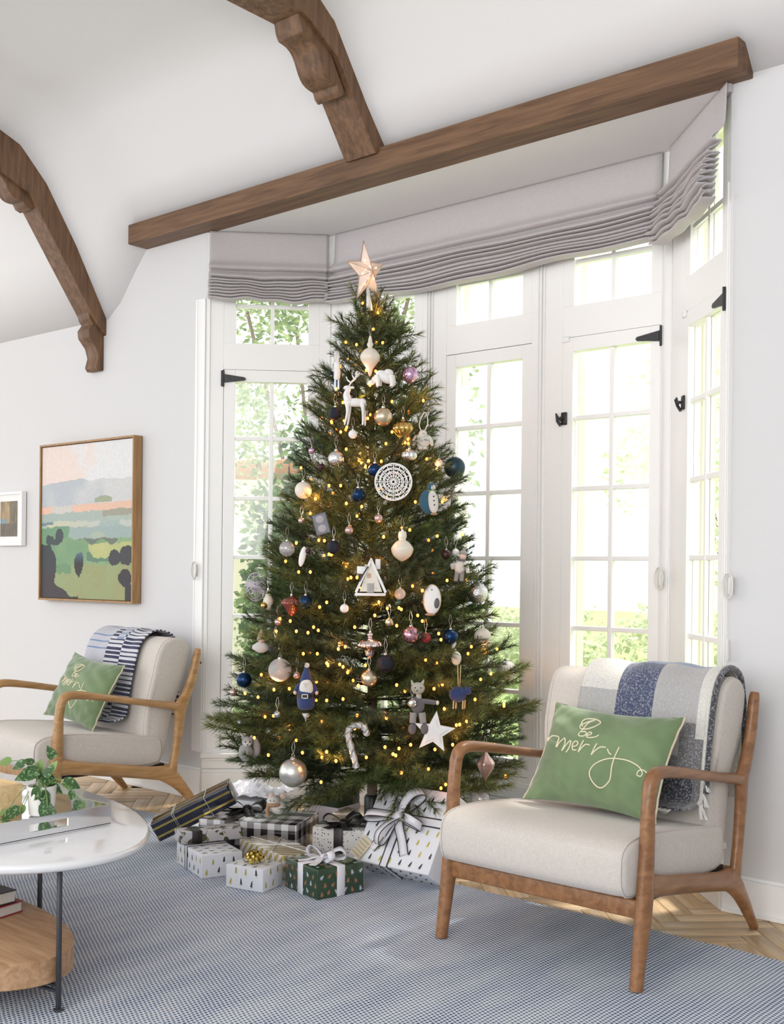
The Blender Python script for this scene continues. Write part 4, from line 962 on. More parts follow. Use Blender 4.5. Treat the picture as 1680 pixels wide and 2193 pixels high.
# metallic box by the trunk
t,X,Y,Z=gift('gift_box','shiny bronze gift box beside the tree trunk',(-3.36,3.72),(.20,.14,.09),15,0.001,mat('bronze_foil',(.55,.45,.36),.25,metal=.8))
# cable on the floor
t=thing('floor_cable','thin white cable on the floor behind the right armchair','cable',(-1.9,3.62,0)); b=MB(); b.tube(catmull([onz(1500,1908,.004)+Vector((1.9,-3.62,0)),onz(1538,1937,.004)+Vector((1.9,-3.62,0)),onz(1545,1945,.004)+Vector((1.9,-3.62,0)),onz(1575,1953,.004)+Vector((1.9,-3.62,0)),onz(1640,1962,.004)+Vector((1.9,-3.62,0))],6),.0028,6); obj('wire',b,M['cord'],t)

# ================================================================== CHRISTMAS TREE
TA=atdepth(803,1216,4.70); TAX,TAY=TA.x,TA.y
def taxis(z): # the top leans slightly to the left
    return Vector((TAX,TAY,z))-R0*(.016*max(0,z-.3)/1.9)*1.5
RP=[(.20,.50),(.33,.61),(.50,.655),(.79,.575),(1.0,.51),(1.18,.465),(1.47,.375),(1.70,.315),(1.86,.28),(2.02,.185),(2.12,.15),(2.20,.085),(2.32,.03)]
def RT(z):
    if z<=RP[0][0]: return RP[0][1]
    for (a,ra),(b,rb) in zip(RP,RP[1:]):
        if z<=b: return lerp(ra,rb,(z-a)/(b-a))
    return .02
def on_tree(x,y,out=.0,k=.90):
    best=None
    for i in range(400):
        d=3.9+i*.004; p=atdepth(x,y,d); c=taxis(p.z); r=math.hypot(p.x-c.x,p.y-c.y); e=r-RT(p.z)*k
        if e<=0: return atdepth(x,y,d-out),d-out
        if best is None or e<best[0]: best=(e,d)
    return atdepth(x,y,best[1]),best[1]
tree=thing('christmas_tree','tall full green christmas tree standing in the window bay','christmas tree',(TAX,TAY,0))
O=Vector((TAX,TAY,0))
b=MB(); b.tube([taxis(z)-O for z in (.14,.6,1.2,1.8,2.25)],[.022,.02,.016,.011,.006],8); obj('trunk',b,M['bark'],tree)
b=MB(); b.lathe([(.030,.10),(.034,.11),(.034,.22),(.028,.23)],16)
for k in range(4):
    a_=k*PI/2+.4; b.tube([(0,0,.13),(.12*math.cos(a_),.12*math.sin(a_),.09),(.20*math.cos(a_),.20*math.sin(a_),.006)],[.012,.010,.008],6)
obj('stand',b,M['plastic'],tree)
def needle(b,p,d,L,w_,c):
    s_=d.cross(Vector((random.uniform(-1,1),random.uniform(-1,1),random.uniform(-1,1)))).normalized()*w_
    b.add([p-s_,p+s_,p+d*L],[(0,1,2)],False,c)
def twig(b,p0,p1,L,dens,c0,c1,w_=.00125):
    ax=(p1-p0); ln=ax.length; ax.normalize(); n=int(ln*dens)
    u_=ax.orthogonal().normalized(); v_=ax.cross(u_)
    for i in range(n):
        k=i/n; p=p0.lerp(p1,k); a_=random.uniform(0,2*PI); rad=u_*math.cos(a_)+v_*math.sin(a_)
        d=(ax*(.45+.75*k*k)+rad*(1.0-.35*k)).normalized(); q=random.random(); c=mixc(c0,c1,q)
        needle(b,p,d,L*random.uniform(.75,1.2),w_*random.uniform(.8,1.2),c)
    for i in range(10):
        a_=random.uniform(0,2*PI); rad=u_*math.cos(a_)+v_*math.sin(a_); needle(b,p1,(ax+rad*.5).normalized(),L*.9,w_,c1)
    b.tube([p0,p1],[.0018,.0012],4,col=(.10,.085,.04),cap=False)
def branchmesh(Lb,seed):
    random.seed(seed); b=MB(); kind=seed%3
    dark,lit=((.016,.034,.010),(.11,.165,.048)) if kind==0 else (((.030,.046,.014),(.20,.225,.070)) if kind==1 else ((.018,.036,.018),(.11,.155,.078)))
    def sp(k): return Vector((k*Lb,0,-.05*Lb*k+.10*Lb*k*k))
    b.tube([sp(k/6) for k in range(7)],[.005-.0035*k/6 for k in range(7)],5,col=(.05,.035,.02))
    NL=.033 if kind!=1 else .043
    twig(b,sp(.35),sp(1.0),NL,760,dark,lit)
    n=max(3,int(Lb*.75/.055))
    for i in range(n):
        k=.25+.70*i/n; 
        for sg in (-1,1):
            l_=random.uniform(.5,1.15)*(.055+.10*Lb*(1-abs(k-.55)))*1.25; up=random.uniform(-.15,.55)
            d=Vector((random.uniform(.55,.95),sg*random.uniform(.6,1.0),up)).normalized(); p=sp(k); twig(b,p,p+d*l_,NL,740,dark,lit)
            if l_>.10 and random.random()<.7:
                q=p+d*l_*.5; d2=(d+Vector((.4,-sg*.5,random.uniform(-.4,.6)))).normalized(); twig(b,q,q+d2*l_*.5,NL,740,dark,lit)
    return b
protos={}
for Lb in (.14,.24,.36,.48,.62):
    protos[Lb]=[obj('branch',branchmesh(Lb,int(Lb*100)*3+q),M['needle'],tree,fixn=False) for q in range(3)]
random.seed(11)
ths=[]
z=.33; 
while z<2.14:
    r=RT(z); n=int(7+r*21); dz=.088 if z<1.4 else .078
    a0=random.uniform(0,6)
    for i in range(n):
        ths.append((z+random.uniform(-.03,.03),a0+2*PI*i/n+random.uniform(-.12,.12),1))
    z+=dz
# order by facing the camera so that the ones beyond the limit are the hidden ones
camdir=math.atan2(-Fv.y,-Fv.x)
def place_branch(z,a_,scale=1,elev=None):
    r=RT(z)*random.uniform(.86,1.04); dx,dy=math.cos(a_),math.sin(a_)
    if dy>.01: r=min(r,(4.08-TAY)/dy)
    k=min(1,(z-.2)/2.0); el=elev if elev is not None else lerp(-.05,.55,k)+random.uniform(-.12,.12)
    if z<.34: el-=.06
    zt=z; z0=zt-math.tan(el)*r*.8
    Lneed=r/math.cos(el); Ls=sorted(protos,key=lambda q:abs(q-Lneed))[0]
    pr_=random.choice(protos[Ls]); s_=Lneed/Ls
    if pr_.get('used'): o=pr_.copy(); COL.objects.link(o); o.parent=tree
    else: o=pr_; o['used']=1
    c=taxis(z0)-O
    o.matrix_local=Matrix.Translation(c)@Matrix.Rotation(a_,4,'Z')@Matrix.Rotation(-el,4,'Y')@Matrix.Rotation(random.uniform(-.5,.5),4,'X')@Matrix.Diagonal((s_,max(.85,min(1.15,s_)),max(.85,min(1.15,s_)),1))
cnt=0
ths.sort(key=lambda q:-math.cos(q[1]-camdir))
for (z,a_,s_) in ths[:284]:
    place_branch(z,a_); cnt+=1
for k in range(8):   # crown
    a_=k*2.4; z=2.13+.018*k; place_branch(z,a_,elev=.95+.04*k); cnt+=1
for a_ in (camdir+.35,camdir-.5): place_branch(.30,a_,elev=-.45); cnt+=1
for L_ in protos:
    for o in protos[L_]:
        if not o.get('used'): bpy.data.objects.remove(o)
        else: del o['used']

# ------------------------------------------------------------------ string lights
BULB=emat('warm_light_bulb',(1,.24,.035),4.0); WIRE=mat('dark_green_wire',(.01,.03,.012),.6)
sl=thing('string_lights','string of warm white fairy lights wound around the christmas tree','string lights',(TAX,TAY,.3)); SO=Vector(sl.location)
LP=[(650,543+0),(870,1180),(710,1188),(640,1225),(665,1225),(752,1237),(765,1237),(705,1187),(760,1343),(682,1350),(672,1343),(635,1352),(592,1352),(735,1428),(745,1440),(783,1425),(703,1425),(660,1355),(568,1535),(586,1533),(620,1475),(587,1477),(525,1485),(553,1493),(678,1460),(728,1423),(745,1440),(765,1532),(735,1497),(768,1468),(690,1545),(690,1622),(785,1622),(575,1617),(648,1612),(688,1675),(828,1538),(860,1305),(895,1318),(884,1255),(912,1413),(985,1552),(978,1553),(952,1518),(1018,1498),(1000,1545),(948,1466),(850,1467),(1030,1455),(1052,1443),(1065,1390),(1040,1397),(1003,1400),(1010,1385),(940,1357),(945,1370),(905,1265),(958,1243),(1000,1242),(855,1302),(885,1253),(848,1618),(842,1615),(855,1603),(918,1647),(932,1605),(970,1595),(860,1655),(955,1680),(945,1688),(1083,1662),(1080,1508),(1080,1512),(788,896),(710,903),(748,860),(776,862),(840,860),(711,905),(743,915),(827,950),(868,948),(875,950),(862,900),(790,987),(817,988),(783,1000),(730,1040),(705,1040),(742,962),(645,1002),(676,1068),(742,1078),(775,1085),(765,1105),(828,1065),(665,1100),(683,1157),(695,1158),(635,1163),(612,1202),(822,1150),(878,1135),(937,1148),(918,1157),(990,1145),(936,1005),(938,990),(890,1075),(741,733),(820,734),(785,793),(805,795),(793,825),(839,823),(800,705),(810,670),(722,800),(735,862),(720,833),(777,649),(907,858),(875,940),(862,912),(840,925),(730,925),(948,1075),(700,1290),(685,1300),(600,1325),(622,1330),(812,1290),(830,1303),(745,1240),(905,1330),(850,1340),(803,1318),(868,1480),(930,1475),(760,1560),(700,1500),(640,1500),(545,1580),(560,1445),(680,1400),(700,1420),(725,1390),(740,1385),(650,1400),(825,1600),(700,1610),(720,1630),(880,1595),(900,1530)]
random.seed(9)
extra=[]
while len(extra)<80:
    z=random.uniform(.35,2.1); a_=camdir+random.uniform(-2.2,2.2); r=RT(z)*random.uniform(.35,.75); c=taxis(z); extra.append(Vector((c.x+r*math.cos(a_),c.y+r*math.sin(a_),z)))
bm_=MB(); bm_.ell((0,0,0),(.0052,.0052,.0064),10,7); b0=None; allp=[]
for (x,y) in LP[1:]:
    p,_=on_tree(x,y,0,.93); allp.append(p)
for p in allp+extra:
    if b0 is None: b0=obj('bulb',bm_,BULB,sl); o=b0
    else: o=b0.copy(); COL.objects.link(o); o.parent=sl
    o.location=p-SO
for p in allp[::5]+extra[::4]:   # the light that the bulbs themselves throw on the needles
    l_=bpy.data.lights.new('fairy_light','POINT'); l_.energy=.16; l_.color=(1,.42,.12); l_.shadow_soft_size=.006; o=bpy.data.objects.new('fairy_light',l_); COL.objects.link(o); o.parent=sl; o.location=p-SO+Vector((0,0,.009))
b=MB(); P=[]
for i in range(900):
    k=i/900; z=.32+1.95*k; a_=k*26*PI; c=taxis(z); r=RT(z)*.72; P.append(Vector((c.x+r*math.cos(a_),c.y+r*math.sin(a_),z+.02*math.sin(i)))-SO)
b.tube(P,.0013,4); obj('wire',b,WIRE,sl)

# ------------------------------------------------------------------ ornaments
def gl(name,c,r=.2,metal=.0,coat=0,**k): return mat(name,c,r,metal=metal,coat=coat,**k)
OM=dict(blue=gl('matte_blue_metal',(.008,.035,.105),.28,.75),teal=gl('deep_teal_matte',(.025,.060,.085),.35,.5),navyg=gl('navy_glitter',(.006,.011,.024),.3,.4,bump=.5,bscale=500),champ=gl('champagne_matte_metal',(.62,.53,.38),.30,.85),silver=gl('matte_silver',(.62,.63,.60),.32,.8),sglit=gl('silver_glitter',(.85,.83,.82),.30,.9,bump=1,bscale=420),
 cream=gl('cream_ceramic',(.74,.68,.58),.35),white=gl('white_matte',(.80,.79,.78),.45),spink=gl('silver_pink_glass',(.76,.60,.58),.15,.95),pink=gl('pink_mirror_glass',(.72,.36,.46),.12,.9),lilac=gl('lilac_mirror_glass',(.66,.42,.62),.15,.8),rose=gl('rose_pearl',(.60,.42,.38),.25,.7),plum=gl('dark_plum',(.05,.018,.022),.3,.4),merc=gl('mercury_glass',(.74,.74,.73),.16,.95,bump=.4,bscale=120),goldm=gl('gold_mirror',(.60,.40,.13),.15,.95),redg=gl('rose_brown_glass',(.30,.085,.075),.15,.6),red=gl('red_glitter',(.45,.05,.07),.3,.6,bump=.8,bscale=400),sblue=gl('pale_blue_pearl',(.42,.50,.60),.25,.7),clear=M['clear'],cap=gl('silver_cap',(.65,.63,.58),.25,.95),felt=fabricmat('white_felt',(.74,.71,.66),200,.5),fblue=fabricmat('blue_felt',(.025,.045,.15),200,.5),fgrey=fabricmat('grey_knit',(.16,.15,.16),180,.8),tan=fabricmat('tan_felt',(.45,.27,.15),200,.5),skin=mat('pink_clay',(.72,.50,.42),.6),blk=mat('black_bead',(.01,.01,.01),.3),tealf=fabricmat('teal_felt',(.03,.12,.19),200,.5),straw=mat('straw_twine',(.55,.42,.24),.8),lgrey=fabricmat('light_grey_fur',(.42,.41,.40),120,1.0),wood=M['pine'])
FY=YAW
def hang(p,top,mt,t,dx=.012,h=.05):
    b=MB(); b.tube([(0,0,top),(-dx*.6,.002,top+h*.5),(-dx*.2,.02,top+h)],.0007,4,cap=False); b.tube([(0,0,top),(dx*.6,.002,top+h*.5),(dx*.1,.02,top+h)],.0007,4,cap=False); obj('hanging_thread',b,mt,t)
def ball(x,y,dpx,mk,label,out=.02,ribs=0,kind='ball',grp=None,asp=1,name='bauble'):
    p,d=on_tree(x,y,out); r=dpx/2/FPX*d
    t=thing(name,label,'ornament',p,FY,grp)
    b=MB()
    if kind=='ball': b.ell((0,0,0),(r,r,r*asp),28,18)
    elif kind=='rib': b.lathe([(r*max(.03,math.sin(PI*i/18)),-r*asp*math.cos(PI*i/18)) for i in range(19)],60,ribs=15,ra=.05)
    obj('globe',b,OM[mk],t)
    if r>.012:
        b=MB(); b.lathe([(r*.22,r*asp*.95),(r*.22,r*asp*1.10),(r*.14,r*asp*1.16),(r*.05,r*asp*1.18)],14); b.tube([(r*.10*math.cos(q),0,r*asp*1.24+r*.10*math.sin(q)) for q in [2*PI*i/10 for i in range(10)]],r*.025,5,closed=True); obj('cap',b,OM['cap'],t); hang(p,r*asp*1.32,OM['cap'],t,.010,.045)
    return t
def finial(x,y,prof,mk,label,wpx,hpx,out=.02,ribs=0,ra=0,capz=None):
    p,d=on_tree(x,y,out); k=1/FPX*d; t=thing('finial_ornament',label,'ornament',p,FY)
    P=catmull([(a*wpx/2*k,c*hpx/2*k,0) for a,c in prof],4); b=MB(); b.lathe([(max(.0006,q.x),q.y) for q in P],48 if ribs else 28,ribs=ribs,ra=ra); obj('body',b,OM[mk],t)
    zt=prof[0][1]*hpx/2*k; b=MB(); b.lathe([(.005,zt-.002),(.005,zt+.006),(.002,zt+.008)],12); obj('cap',b,OM['cap'],t); hang(p,zt+.008,OM['cap'],t,.01,.045); return t
BL=[(974,1001,46,'teal','large dark teal ball on the right edge of the tree, high up',.0),(821,893,40,'champ','matte champagne ball right below the white bear',.02),(718,886,29,'navyg','dark navy glitter ball left of the reindeer',.02),
(756,930,19,'white','tiny white ball just under the reindeer',.02),(720,982,34,'merc','silver hammered ball in the upper left of the tree',.02),(767,1060,31,'blue','matte blue ball left below the white crochet disc',.02),(803,1007,30,'blue','matte blue ball half behind the white crochet disc',.021),
(650,1050,37,'cream','cream ball on the left side, level with the crochet disc',.0),(748,1136,19,'rose','small rose ball above the little house, left',.02),(811,1110,19,'rose','small rose pearl ball in the centre of the upper tree',.02),(646,1115,14,'rose','tiny rose ball left of the small photo frame',.0),(615,1175,34,'clear','clear glass ball on the left edge with silver swirl',.0),
(715,1172,30,'navyg','dark navy ball below the small photo frame',.0),(655,1290,31,'blue','matte blue ball beside the red ribbed ornament',.02),(738,1303,19,'white','small white ball in the centre left of the tree',.02),(834,1333,18,'champ','small champagne ball right of centre, above the striped top',.02),
(857,1272,24,'sglit','small silver glitter ball right below the house',.02),(1023,1270,46,'merc','large silver mercury glass ball on the right edge',.0),(965,1364,33,'blue','matte blue ball on the right, below the ceramic bird',.02),(1034,1363,36,'cream','cream ball on the right edge beside the window',.0),
(880,1360,38,'pink','shiny pink glass ball right of the silver spinning top ornament',.02),(912,1366,22,'red','small red glitter ball beside the pink one',.02),(826,1421,39,'navyg','dark navy glitter ball below centre',.01),(590,1388,31,'navyg','dark navy glitter ball beside the bearded gnome',.01),
(600,1435,50,'sglit','large silver glitter ball in the lower left',.01),(523,1456,33,'blue','matte blue ball on the lower left edge',.0),(791,1453,36,'champ','pale champagne ball low in the centre',.02),(636,1446,16,'rose','tiny rose ball left above the blue father christmas',.02),
(628,1655,61,'silver','largest matte silver ball at the bottom left',.02),(594,1530,15,'sblue','tiny pale blue ball in the lower left',.02),(514,1548,13,'sblue','tiny iridescent ball at the left edge above the squirrel',.0),(956,1188,22,'plum','small dark plum ball beside the small knitted child',.02),
(976,1183,16,'white','tiny white ball above the knitted child',.03),(1085,1437,44,'white','large white ball on the lower right edge',.0),(883,1506,19,'merc','small mirrored silver ball hanging before the knitted cat',.05),(596,1332,16,'rose','tiny rose ball on the left, under the red ribbed ornament',.02),(566,1297,15,'goldm','tiny gold ball near the left edge',.0),
(500,1483,16,'rose','tiny pink mirrored ball on the far lower left edge',.0),(668,965,14,'lilac','tiny lilac ball on the upper left edge',.0),(940,992,18,'clear','tiny clear ball left of the large teal ball',.02),(730,1378,14,'goldm','tiny gold green ball above the lower left lights',.02),(1030,1712,38,'clear','clear glass ball low behind the right chair arm',.0),
(688,1000,14,'plum','tiny dark ball on the upper left edge',.0),(660,1180,12,'plum','tiny plum ball above the white feather',.02)]
for (x,y,dd,mk,lb,out) in BL: out=max(out,.045) if out<.02 else out; ball(x,y,dd,mk,lb,out)
ball(877,975,32,'merc','silver ribbed oval ornament above the crochet disc',.02,kind='rib',asp=.85,name='ribbed_bauble')
ball(879,803,33,'lilac','shiny lilac melted glass ball near the top right',.02,asp=1.1,name='bauble')
onion=[(.16,1.0),(.20,.92),(.22,.80),(.34,.66),(.24,.50),(.60,.38),(.98,.12),(.98,-.12),(.62,-.40),(.32,-.62),(.20,-.85),(.05,-1.0)]
finial(793,765,onion,'cream','cream onion shaped finial at the top of the tree',42,82,.03)
finial(862,1170,[(.30,1.0),(.38,.85),(.40,.62),(.34,.42),(.65,.26),(1,-.08),(1,-.34),(.78,-.66),(.4,-.88),(.1,-1)],'cream','cream bulb finial in the middle right of the tree',46,64,.02)
finial(625,1297,[(.15,.95),(.2,.8),(.7,.62),(1,.30),(.95,.1),(.6,-.3),(.35,-.7),(.06,-1)],'redg','red brown ribbed glass finial beside a matte blue ball',42,46,.03,14,.05)
finial(793,1383,[(.12,1),(.24,.85),(.2,.6),(.75,.4),(1,.15),(1,-.05),(.6,-.25),(.4,-.45),(.34,-.7),(.06,-1)],'spink','silver pink ribbed spinning top ornament in the centre',50,56,.03,16,.05)
finial(863,925,[(.15,1),(.3,.8),(.8,.62),(1,.3),(.9,.05),(.45,-.35),(.2,-.75),(.05,-1)],'goldm','gold ribbed teardrop ornament right of the champagne ball',42,56,.02,16,.06)
finial(1040,1640,[(.10,1),(.35,.75),(.85,.35),(1,.1),(.8,-.25),(.4,-.65),(.08,-1)],'rose','rose metallic faceted teardrop behind the right chair arm',38,64,.02,7,.06)
finial(575,1285,[(.3,1),(.5,.6),(.9,.1),(1,-.2),(.7,-.6),(.3,-1)],'cream','cream slim finial on the left edge beside the wire ball',22,44,.0)
# twig ball
p,d=on_tree(548,1257,.0); t=thing('wire_ball','pale lilac open wire ball on the left edge of the tree','ornament',p,FY); b=MB(); random.seed(3); r=.04
for k in range(16):
    ax=Matrix.Rotation(random.uniform(0,6),3,'Z')@Matrix.Rotation(random.uniform(0,6),3,'X'); b.tube([ax@Vector((r*math.cos(q),r*math.sin(q),0)) for q in [2*PI*i/22 for i in range(22)]],.0012,4,closed=True)
for v in range(len(b.v)): b.v[v]=(b.v[v][0],b.v[v][1],b.v[v][2]*1.5)
obj('wire_loops',b,mat('lilac_wire',(.55,.50,.56),.5),t)
# figures ---------------------------------------------------------
def fig(name,label,x,y,out=.03,rz=0,k=1):
    p,d=on_tree(x,y,out); t=thing(name,label,'ornament',p,FY+rz); s=d/FPX*k; t.scale=(s,s,s); return t   # local unit = one photo pixel
def part(t,name,mk,fn): b=MB(); fn(b); return obj(name,b,OM[mk] if isinstance(mk,str) else mk,t)
# reindeer
t=fig('reindeer_ornament','white glitter reindeer with antlers near the top of the tree',757,862,.04)
def f(b):
    b.ell((5,0,0),(20,8,9.5),16,10); b.ell((-10,0,1),(10,8,11),14,8); b.ell((19,0,-1),(9,8,10),14,8)
    b.tube(catmull([(-11,0,4),(-15,0,16),(-11,0,27),(-10,0,31)],4),[9,8.5,8,7.5,7,6.5,6,5.6,5.2,5,4.8,4.6,4.5],10)
part(t,'body','white',f)
part(t,'head','white',lambda b:(b.ell((-13,0,32),(8,4.2,4.5),14,8),b.ell((-18,0,30.5),(4,2.8,2.8),10,6),b.ell((-3,-3,32),(5,1.2,2.4),8,6),b.ell((-3,3,32),(5,1.2,2.4),8,6)))
for (lx,ly,ft) in ((-13,-4,-17),(-9,4,-11),(20,-4,21),(23,4,26)):
    part(t,'leg','white',lambda b,lx=lx,ly=ly,ft=ft:b.tube(catmull([(lx,ly,-3),(lx+1,ly,-20),(ft,ly,-44),(ft-2,ly,-48)],3),[5,4.6,4,3.2,2.6,2.3,2.1,2,2,2.2],8))
for sy in (-1,1):
    part(t,'antler','white',lambda b,sy=sy:(b.tube(catmull([(-9,sy*2,36),(-4,sy*6,44),(4,sy*9,52),(7,sy*9,64)],4),1.3,6),b.tube([(-5,sy*5,42),(-13,sy*7,48),(-15,sy*7,54)],1.1,6),b.tube([(2,sy*8.5,50),(-3,sy*9,58)],1.0,6),b.tube([(5,sy*9,55),(12,sy*9,60)],1.0,6)))
hang(None,65,OM['cap'],t,4,20)
# polar bear
t=fig('polar_bear_ornament','white polar bear figure walking downhill below the cream finial',818,808,.03)
part(t,'body','white',lambda b:(b.ell((6,0,4),(22,10,12),16,10,Tr((0,0,0),ry=.5)),b.ell((14,0,9),(11,9,9),12,8),b.ell((-12,0,-5),(10,8,8),12,8)))
part(t,'head','white',lambda b:(b.ell((-21,0,-11),(8,6,6),12,8,),b.ell((-27,0,-14),(4,3.5,3),10,6),b.ell((-17,-4,-6),(2,1.5,2),8,5),b.ell((-17,4,-6),(2,1.5,2),8,5)))
for lx,ly,z1 in ((22,-5,-20),(25,4,-16),(-8,-5,-20),(-4,5,-18)): part(t,'leg','white',lambda b,lx=lx,ly=ly,z1=z1:b.tube([(lx-3,ly,4),(lx,ly,-8),(lx,ly,z1)],[6,5,4.2],10))
hang(None,14,OM['cap'],t,4,18)
# round bird with wings
t=fig('stuffed_bird_ornament','puffy white fabric bird hanging on a looped cord, upper right',906,941,.055)
part(t,'body','felt',lambda b:b.ell((0,0,-2),(16,13,16),18,12,bump=.02)); part(t,'head','felt',lambda b:b.ell((0,-2,13),(9,8,7),12,8))
for sx in (-1,1): part(t,'wing','felt',lambda b,sx=sx:b.ell((0,0,0),(5,9,12),12,8,Tr((sx*17,0,-3),ry=-sx*.35)))
for sx in (-1,1): part(t,'foot','felt',lambda b,sx=sx:b.ell((sx*5,-3,-19),(5,6,3),10,6))
part(t,'hanging_cord','cream',lambda b:b.tube(catmull([(-3,0,18),(-8,0,30),(-4,0,46),(4,0,58),(9,0,48),(10,0,34),(4,0,18)],5),1.1,6))
part(t,'beak',M['piping'],lambda b:b.ell((0,-10,12),(2,3,1.6),8,5))
# crochet disc
t=fig('crochet_disc_ornament','round white crochet lace disc near the middle of the tree',843,1032,.05)
b=MB()
for R_,rr in ((39,1.9),(30,1.2),(22,1.2),(13,1.2),(4,1.4)): b.tube([(R_*math.cos(q)*1,0,R_*math.sin(q)) for q in [2*PI*i/48 for i in range(48)]],rr,6,closed=True,up=(0,1,0))
for k in range(16):
    a_=2*PI*k/16; b.tube([(4*math.cos(a_),0,4*math.sin(a_)),(39*math.cos(a_),0,39*math.sin(a_))],1.1,5)
for k in range(8):
    a_=2*PI*(k+.5)/8
    for R_ in (34.5,26,17.5): b.tube([((R_+2.5*math.sin(q*3))*math.cos(a_+(q-.5)*.62),-.5,(R_+2.5*math.sin(q*3))*math.sin(a_+(q-.5)*.62)) for q in [i/8 for i in range(9)]],1.5,5)
obj('lace',b,OM['white'],t); hang(None,39,OM['white'],t,4,18)
# penguin in a teal coat
t=fig('penguin_ornament','felt penguin in a teal coat on the upper right of the tree',922,1068,.04,k=1)
part(t,'coat','tealf',lambda b:b.ell((-3,2,-6),(21,13,27),18,14,Tr((0,0,0),ry=-.12)))
part(t,'belly','felt',lambda b:b.ell((5,-8,-8),(11,8,25),14,12,Tr((0,0,0),ry=-.12)))
part(t,'head','tealf',lambda b:b.ell((3,0,25),(9.5,9,9),14,9)); part(t,'face','felt',lambda b:b.ell((5,-5,24),(6,5,6),12,8)); part(t,'beak',M['piping'],lambda b:b.tube([(6,-9,23),(7,-15,22)],[2.2,.4],8))
part(t,'scarf',M['pothosl'],lambda b:b.tube([(3+9*math.cos(q),8*math.sin(q),16) for q in [2*PI*i/16 for i in range(16)]],2.2,7,closed=True))
for z in (4,-5,-14): part(t,'button','blk',lambda b,z=z:b.ell((7-z*.1,-16,z),(1.7,1.2,1.7),8,6))
part(t,'foot','tan',lambda b:(b.ell((8,-8,-33),(8,6,3),10,6))); part(t,'eye','blk',lambda b:b.ell((4,-10,27),(1.2,1,1.2),8,5)); hang(None,33,OM['sblue'],t,3,16)
# small photo frame
t=fig('photo_frame_ornament','small dark framed picture of two grey faces, tilted, upper left',688,1122,.03); t.rotation_euler=(0,-.28,FY)
part(t,'frame','blk',lambda b:(b.box((-16,-1.5,-23),(-14,1.5,23)),b.box((14,-1.5,-23),(16,1.5,23)),b.box((-14,-1.5,-23),(14,1.5,-21)),b.box((-14,-1.5,21),(14,1.5,23))))
part(t,'picture',mat('grey_photo',(.12,.12,.15),.3),lambda b:b.box((-14,-.5,-21),(14,.5,21)))
for z in (10,-10): part(t,'face_oval',mat('grey_oval',(.36,.35,.38),.5),lambda b,z=z:b.ell((0,-.6,z),(9,.8,8.5),16,8))
hang(None,23,OM['cap'],t,4,14)
# house
t=fig('house_ornament','little white a-frame house ornament in the centre of the tree',795,1237,.05)
part(t,'walls','cream',lambda b:b.prism([(-24,-30),(24,-30),(2,34),(-2,34)],-9,9,lambda p,q,a_:Vector((p,a_,q))))
for sx in (-1,1): part(t,'roof_panel','white',lambda b,sx=sx:b.prism([(sx*30,-34),(sx*34,-30),(sx*1,42),(-sx*2,36)],-13,12,lambda p,q,a_:Vector((p,a_,q))))
part(t,'base','white',lambda b:b.rbox((-34,-18,-39),(32,14,-33),1.5,1)); part(t,'chimney','white',lambda b:b.rbox((9,-2,18),(20,8,40),1,1))
part(t,'dormer','white',lambda b:b.rbox((-30,-8,8),(-12,8,24),1,1))
part(t,'window',M['copperp'],lambda b:(b.box((-8,-10.5,8),(-1,-9,9)),b.box((-8,-10.5,0),(-1,-9,1)),b.box((-8,-10.5,4),(-1,-9,5)),b.box((-8.5,-10.5,0),(-7.5,-9,9)),b.box((-1.5,-10.5,0),(-.5,-9,9)),b.box((-5,-10.5,0),(-4,-9,9))))
part(t,'door',mat('house_door',(.42,.40,.38),.6),lambda b:(b.box((-8,-11,-32),(6,-9,-12)),b.box((-6,-12,-30),(-2,-11,-15)),b.box((0,-12,-30),(4,-11,-15))))
part(t,'garland',M['blackp'],lambda b:b.tube([(-24,-13,-8),(-16,-14,8),(-6,-14,24)],[1.6,1.6,1.6],6)); part(t,'eave_light',BULB,lambda b:b.ell((-22,-6,-22),(2.2,2.2,2.2),8,6)); hang(None,42,OM['champ'],t,4,26)
# ceramic bird
t=fig('ceramic_bird_ornament','flat white ceramic owl-like bird with a grey wing on a blue thread, right of centre',926,1284,.05)
part(t,'body','white',lambda b:b.ell((0,0,0),(18,5,31),20,14)); part(t,'wing',mat('slate_grey_paint',(.10,.10,.12),.5),lambda b:b.ell((9,-3,-7),(7,2.4,12),14,9)); part(t,'rim',M['straw'] if 'straw' in M else OM['straw'],lambda b:b.tube([(18.5*math.cos(q),1.5,31.5*math.sin(q)) for q in [2*PI*i/32 for i in range(32)]],1.3,6,closed=True))
part(t,'eye','blk',lambda b:b.ell((-1,-4.6,21),(1.4,1,1.4),8,5)); part(t,'feet','tan',lambda b:b.ell((-4,-1,-32),(11,4,3),10,6)); hang(None,31,OM['sblue'],t,4,38)
# knitted child
t=fig('knitted_child_ornament','small doll in cream jumper and grey trousers on the right edge',985,1215,.055)
part(t,'jumper','felt',lambda b:(b.ell((0,0,2),(13,9,16),14,10),b.tube([(-10,0,10),(-17,-3,4),(-15,-8,-2)],[5,4.5,4],8),b.tube([(10,0,10),(16,-3,0),(18,-6,-12)],[5,4.5,4],8)))
part(t,'head','skin',lambda b:b.ell((6,-1,24),(8,8,9),14,9)); part(t,'hat','lgrey',lambda b:(b.ell((7,0,30),(9,9,7),14,8),b.ell((9,0,38),(3.5,3.5,3.5),10,6))); part(t,'scarf','fgrey',lambda b:b.tube([(4+8*math.cos(q),7*math.sin(q),15) for q in [2*PI*i/14 for i in range(14)]],2.4,7,closed=True))
for sx in (-1,1): part(t,'trouser_leg','lgrey',lambda b,sx=sx:b.tube([(sx*5,0,-10),(sx*6-2,-1,-30)],[5.5,4.5],9)); part(t,'boot','blk',lambda b,sx=sx:b.ell((sx*6-3,-3,-33),(4.5,6,4),10,6))
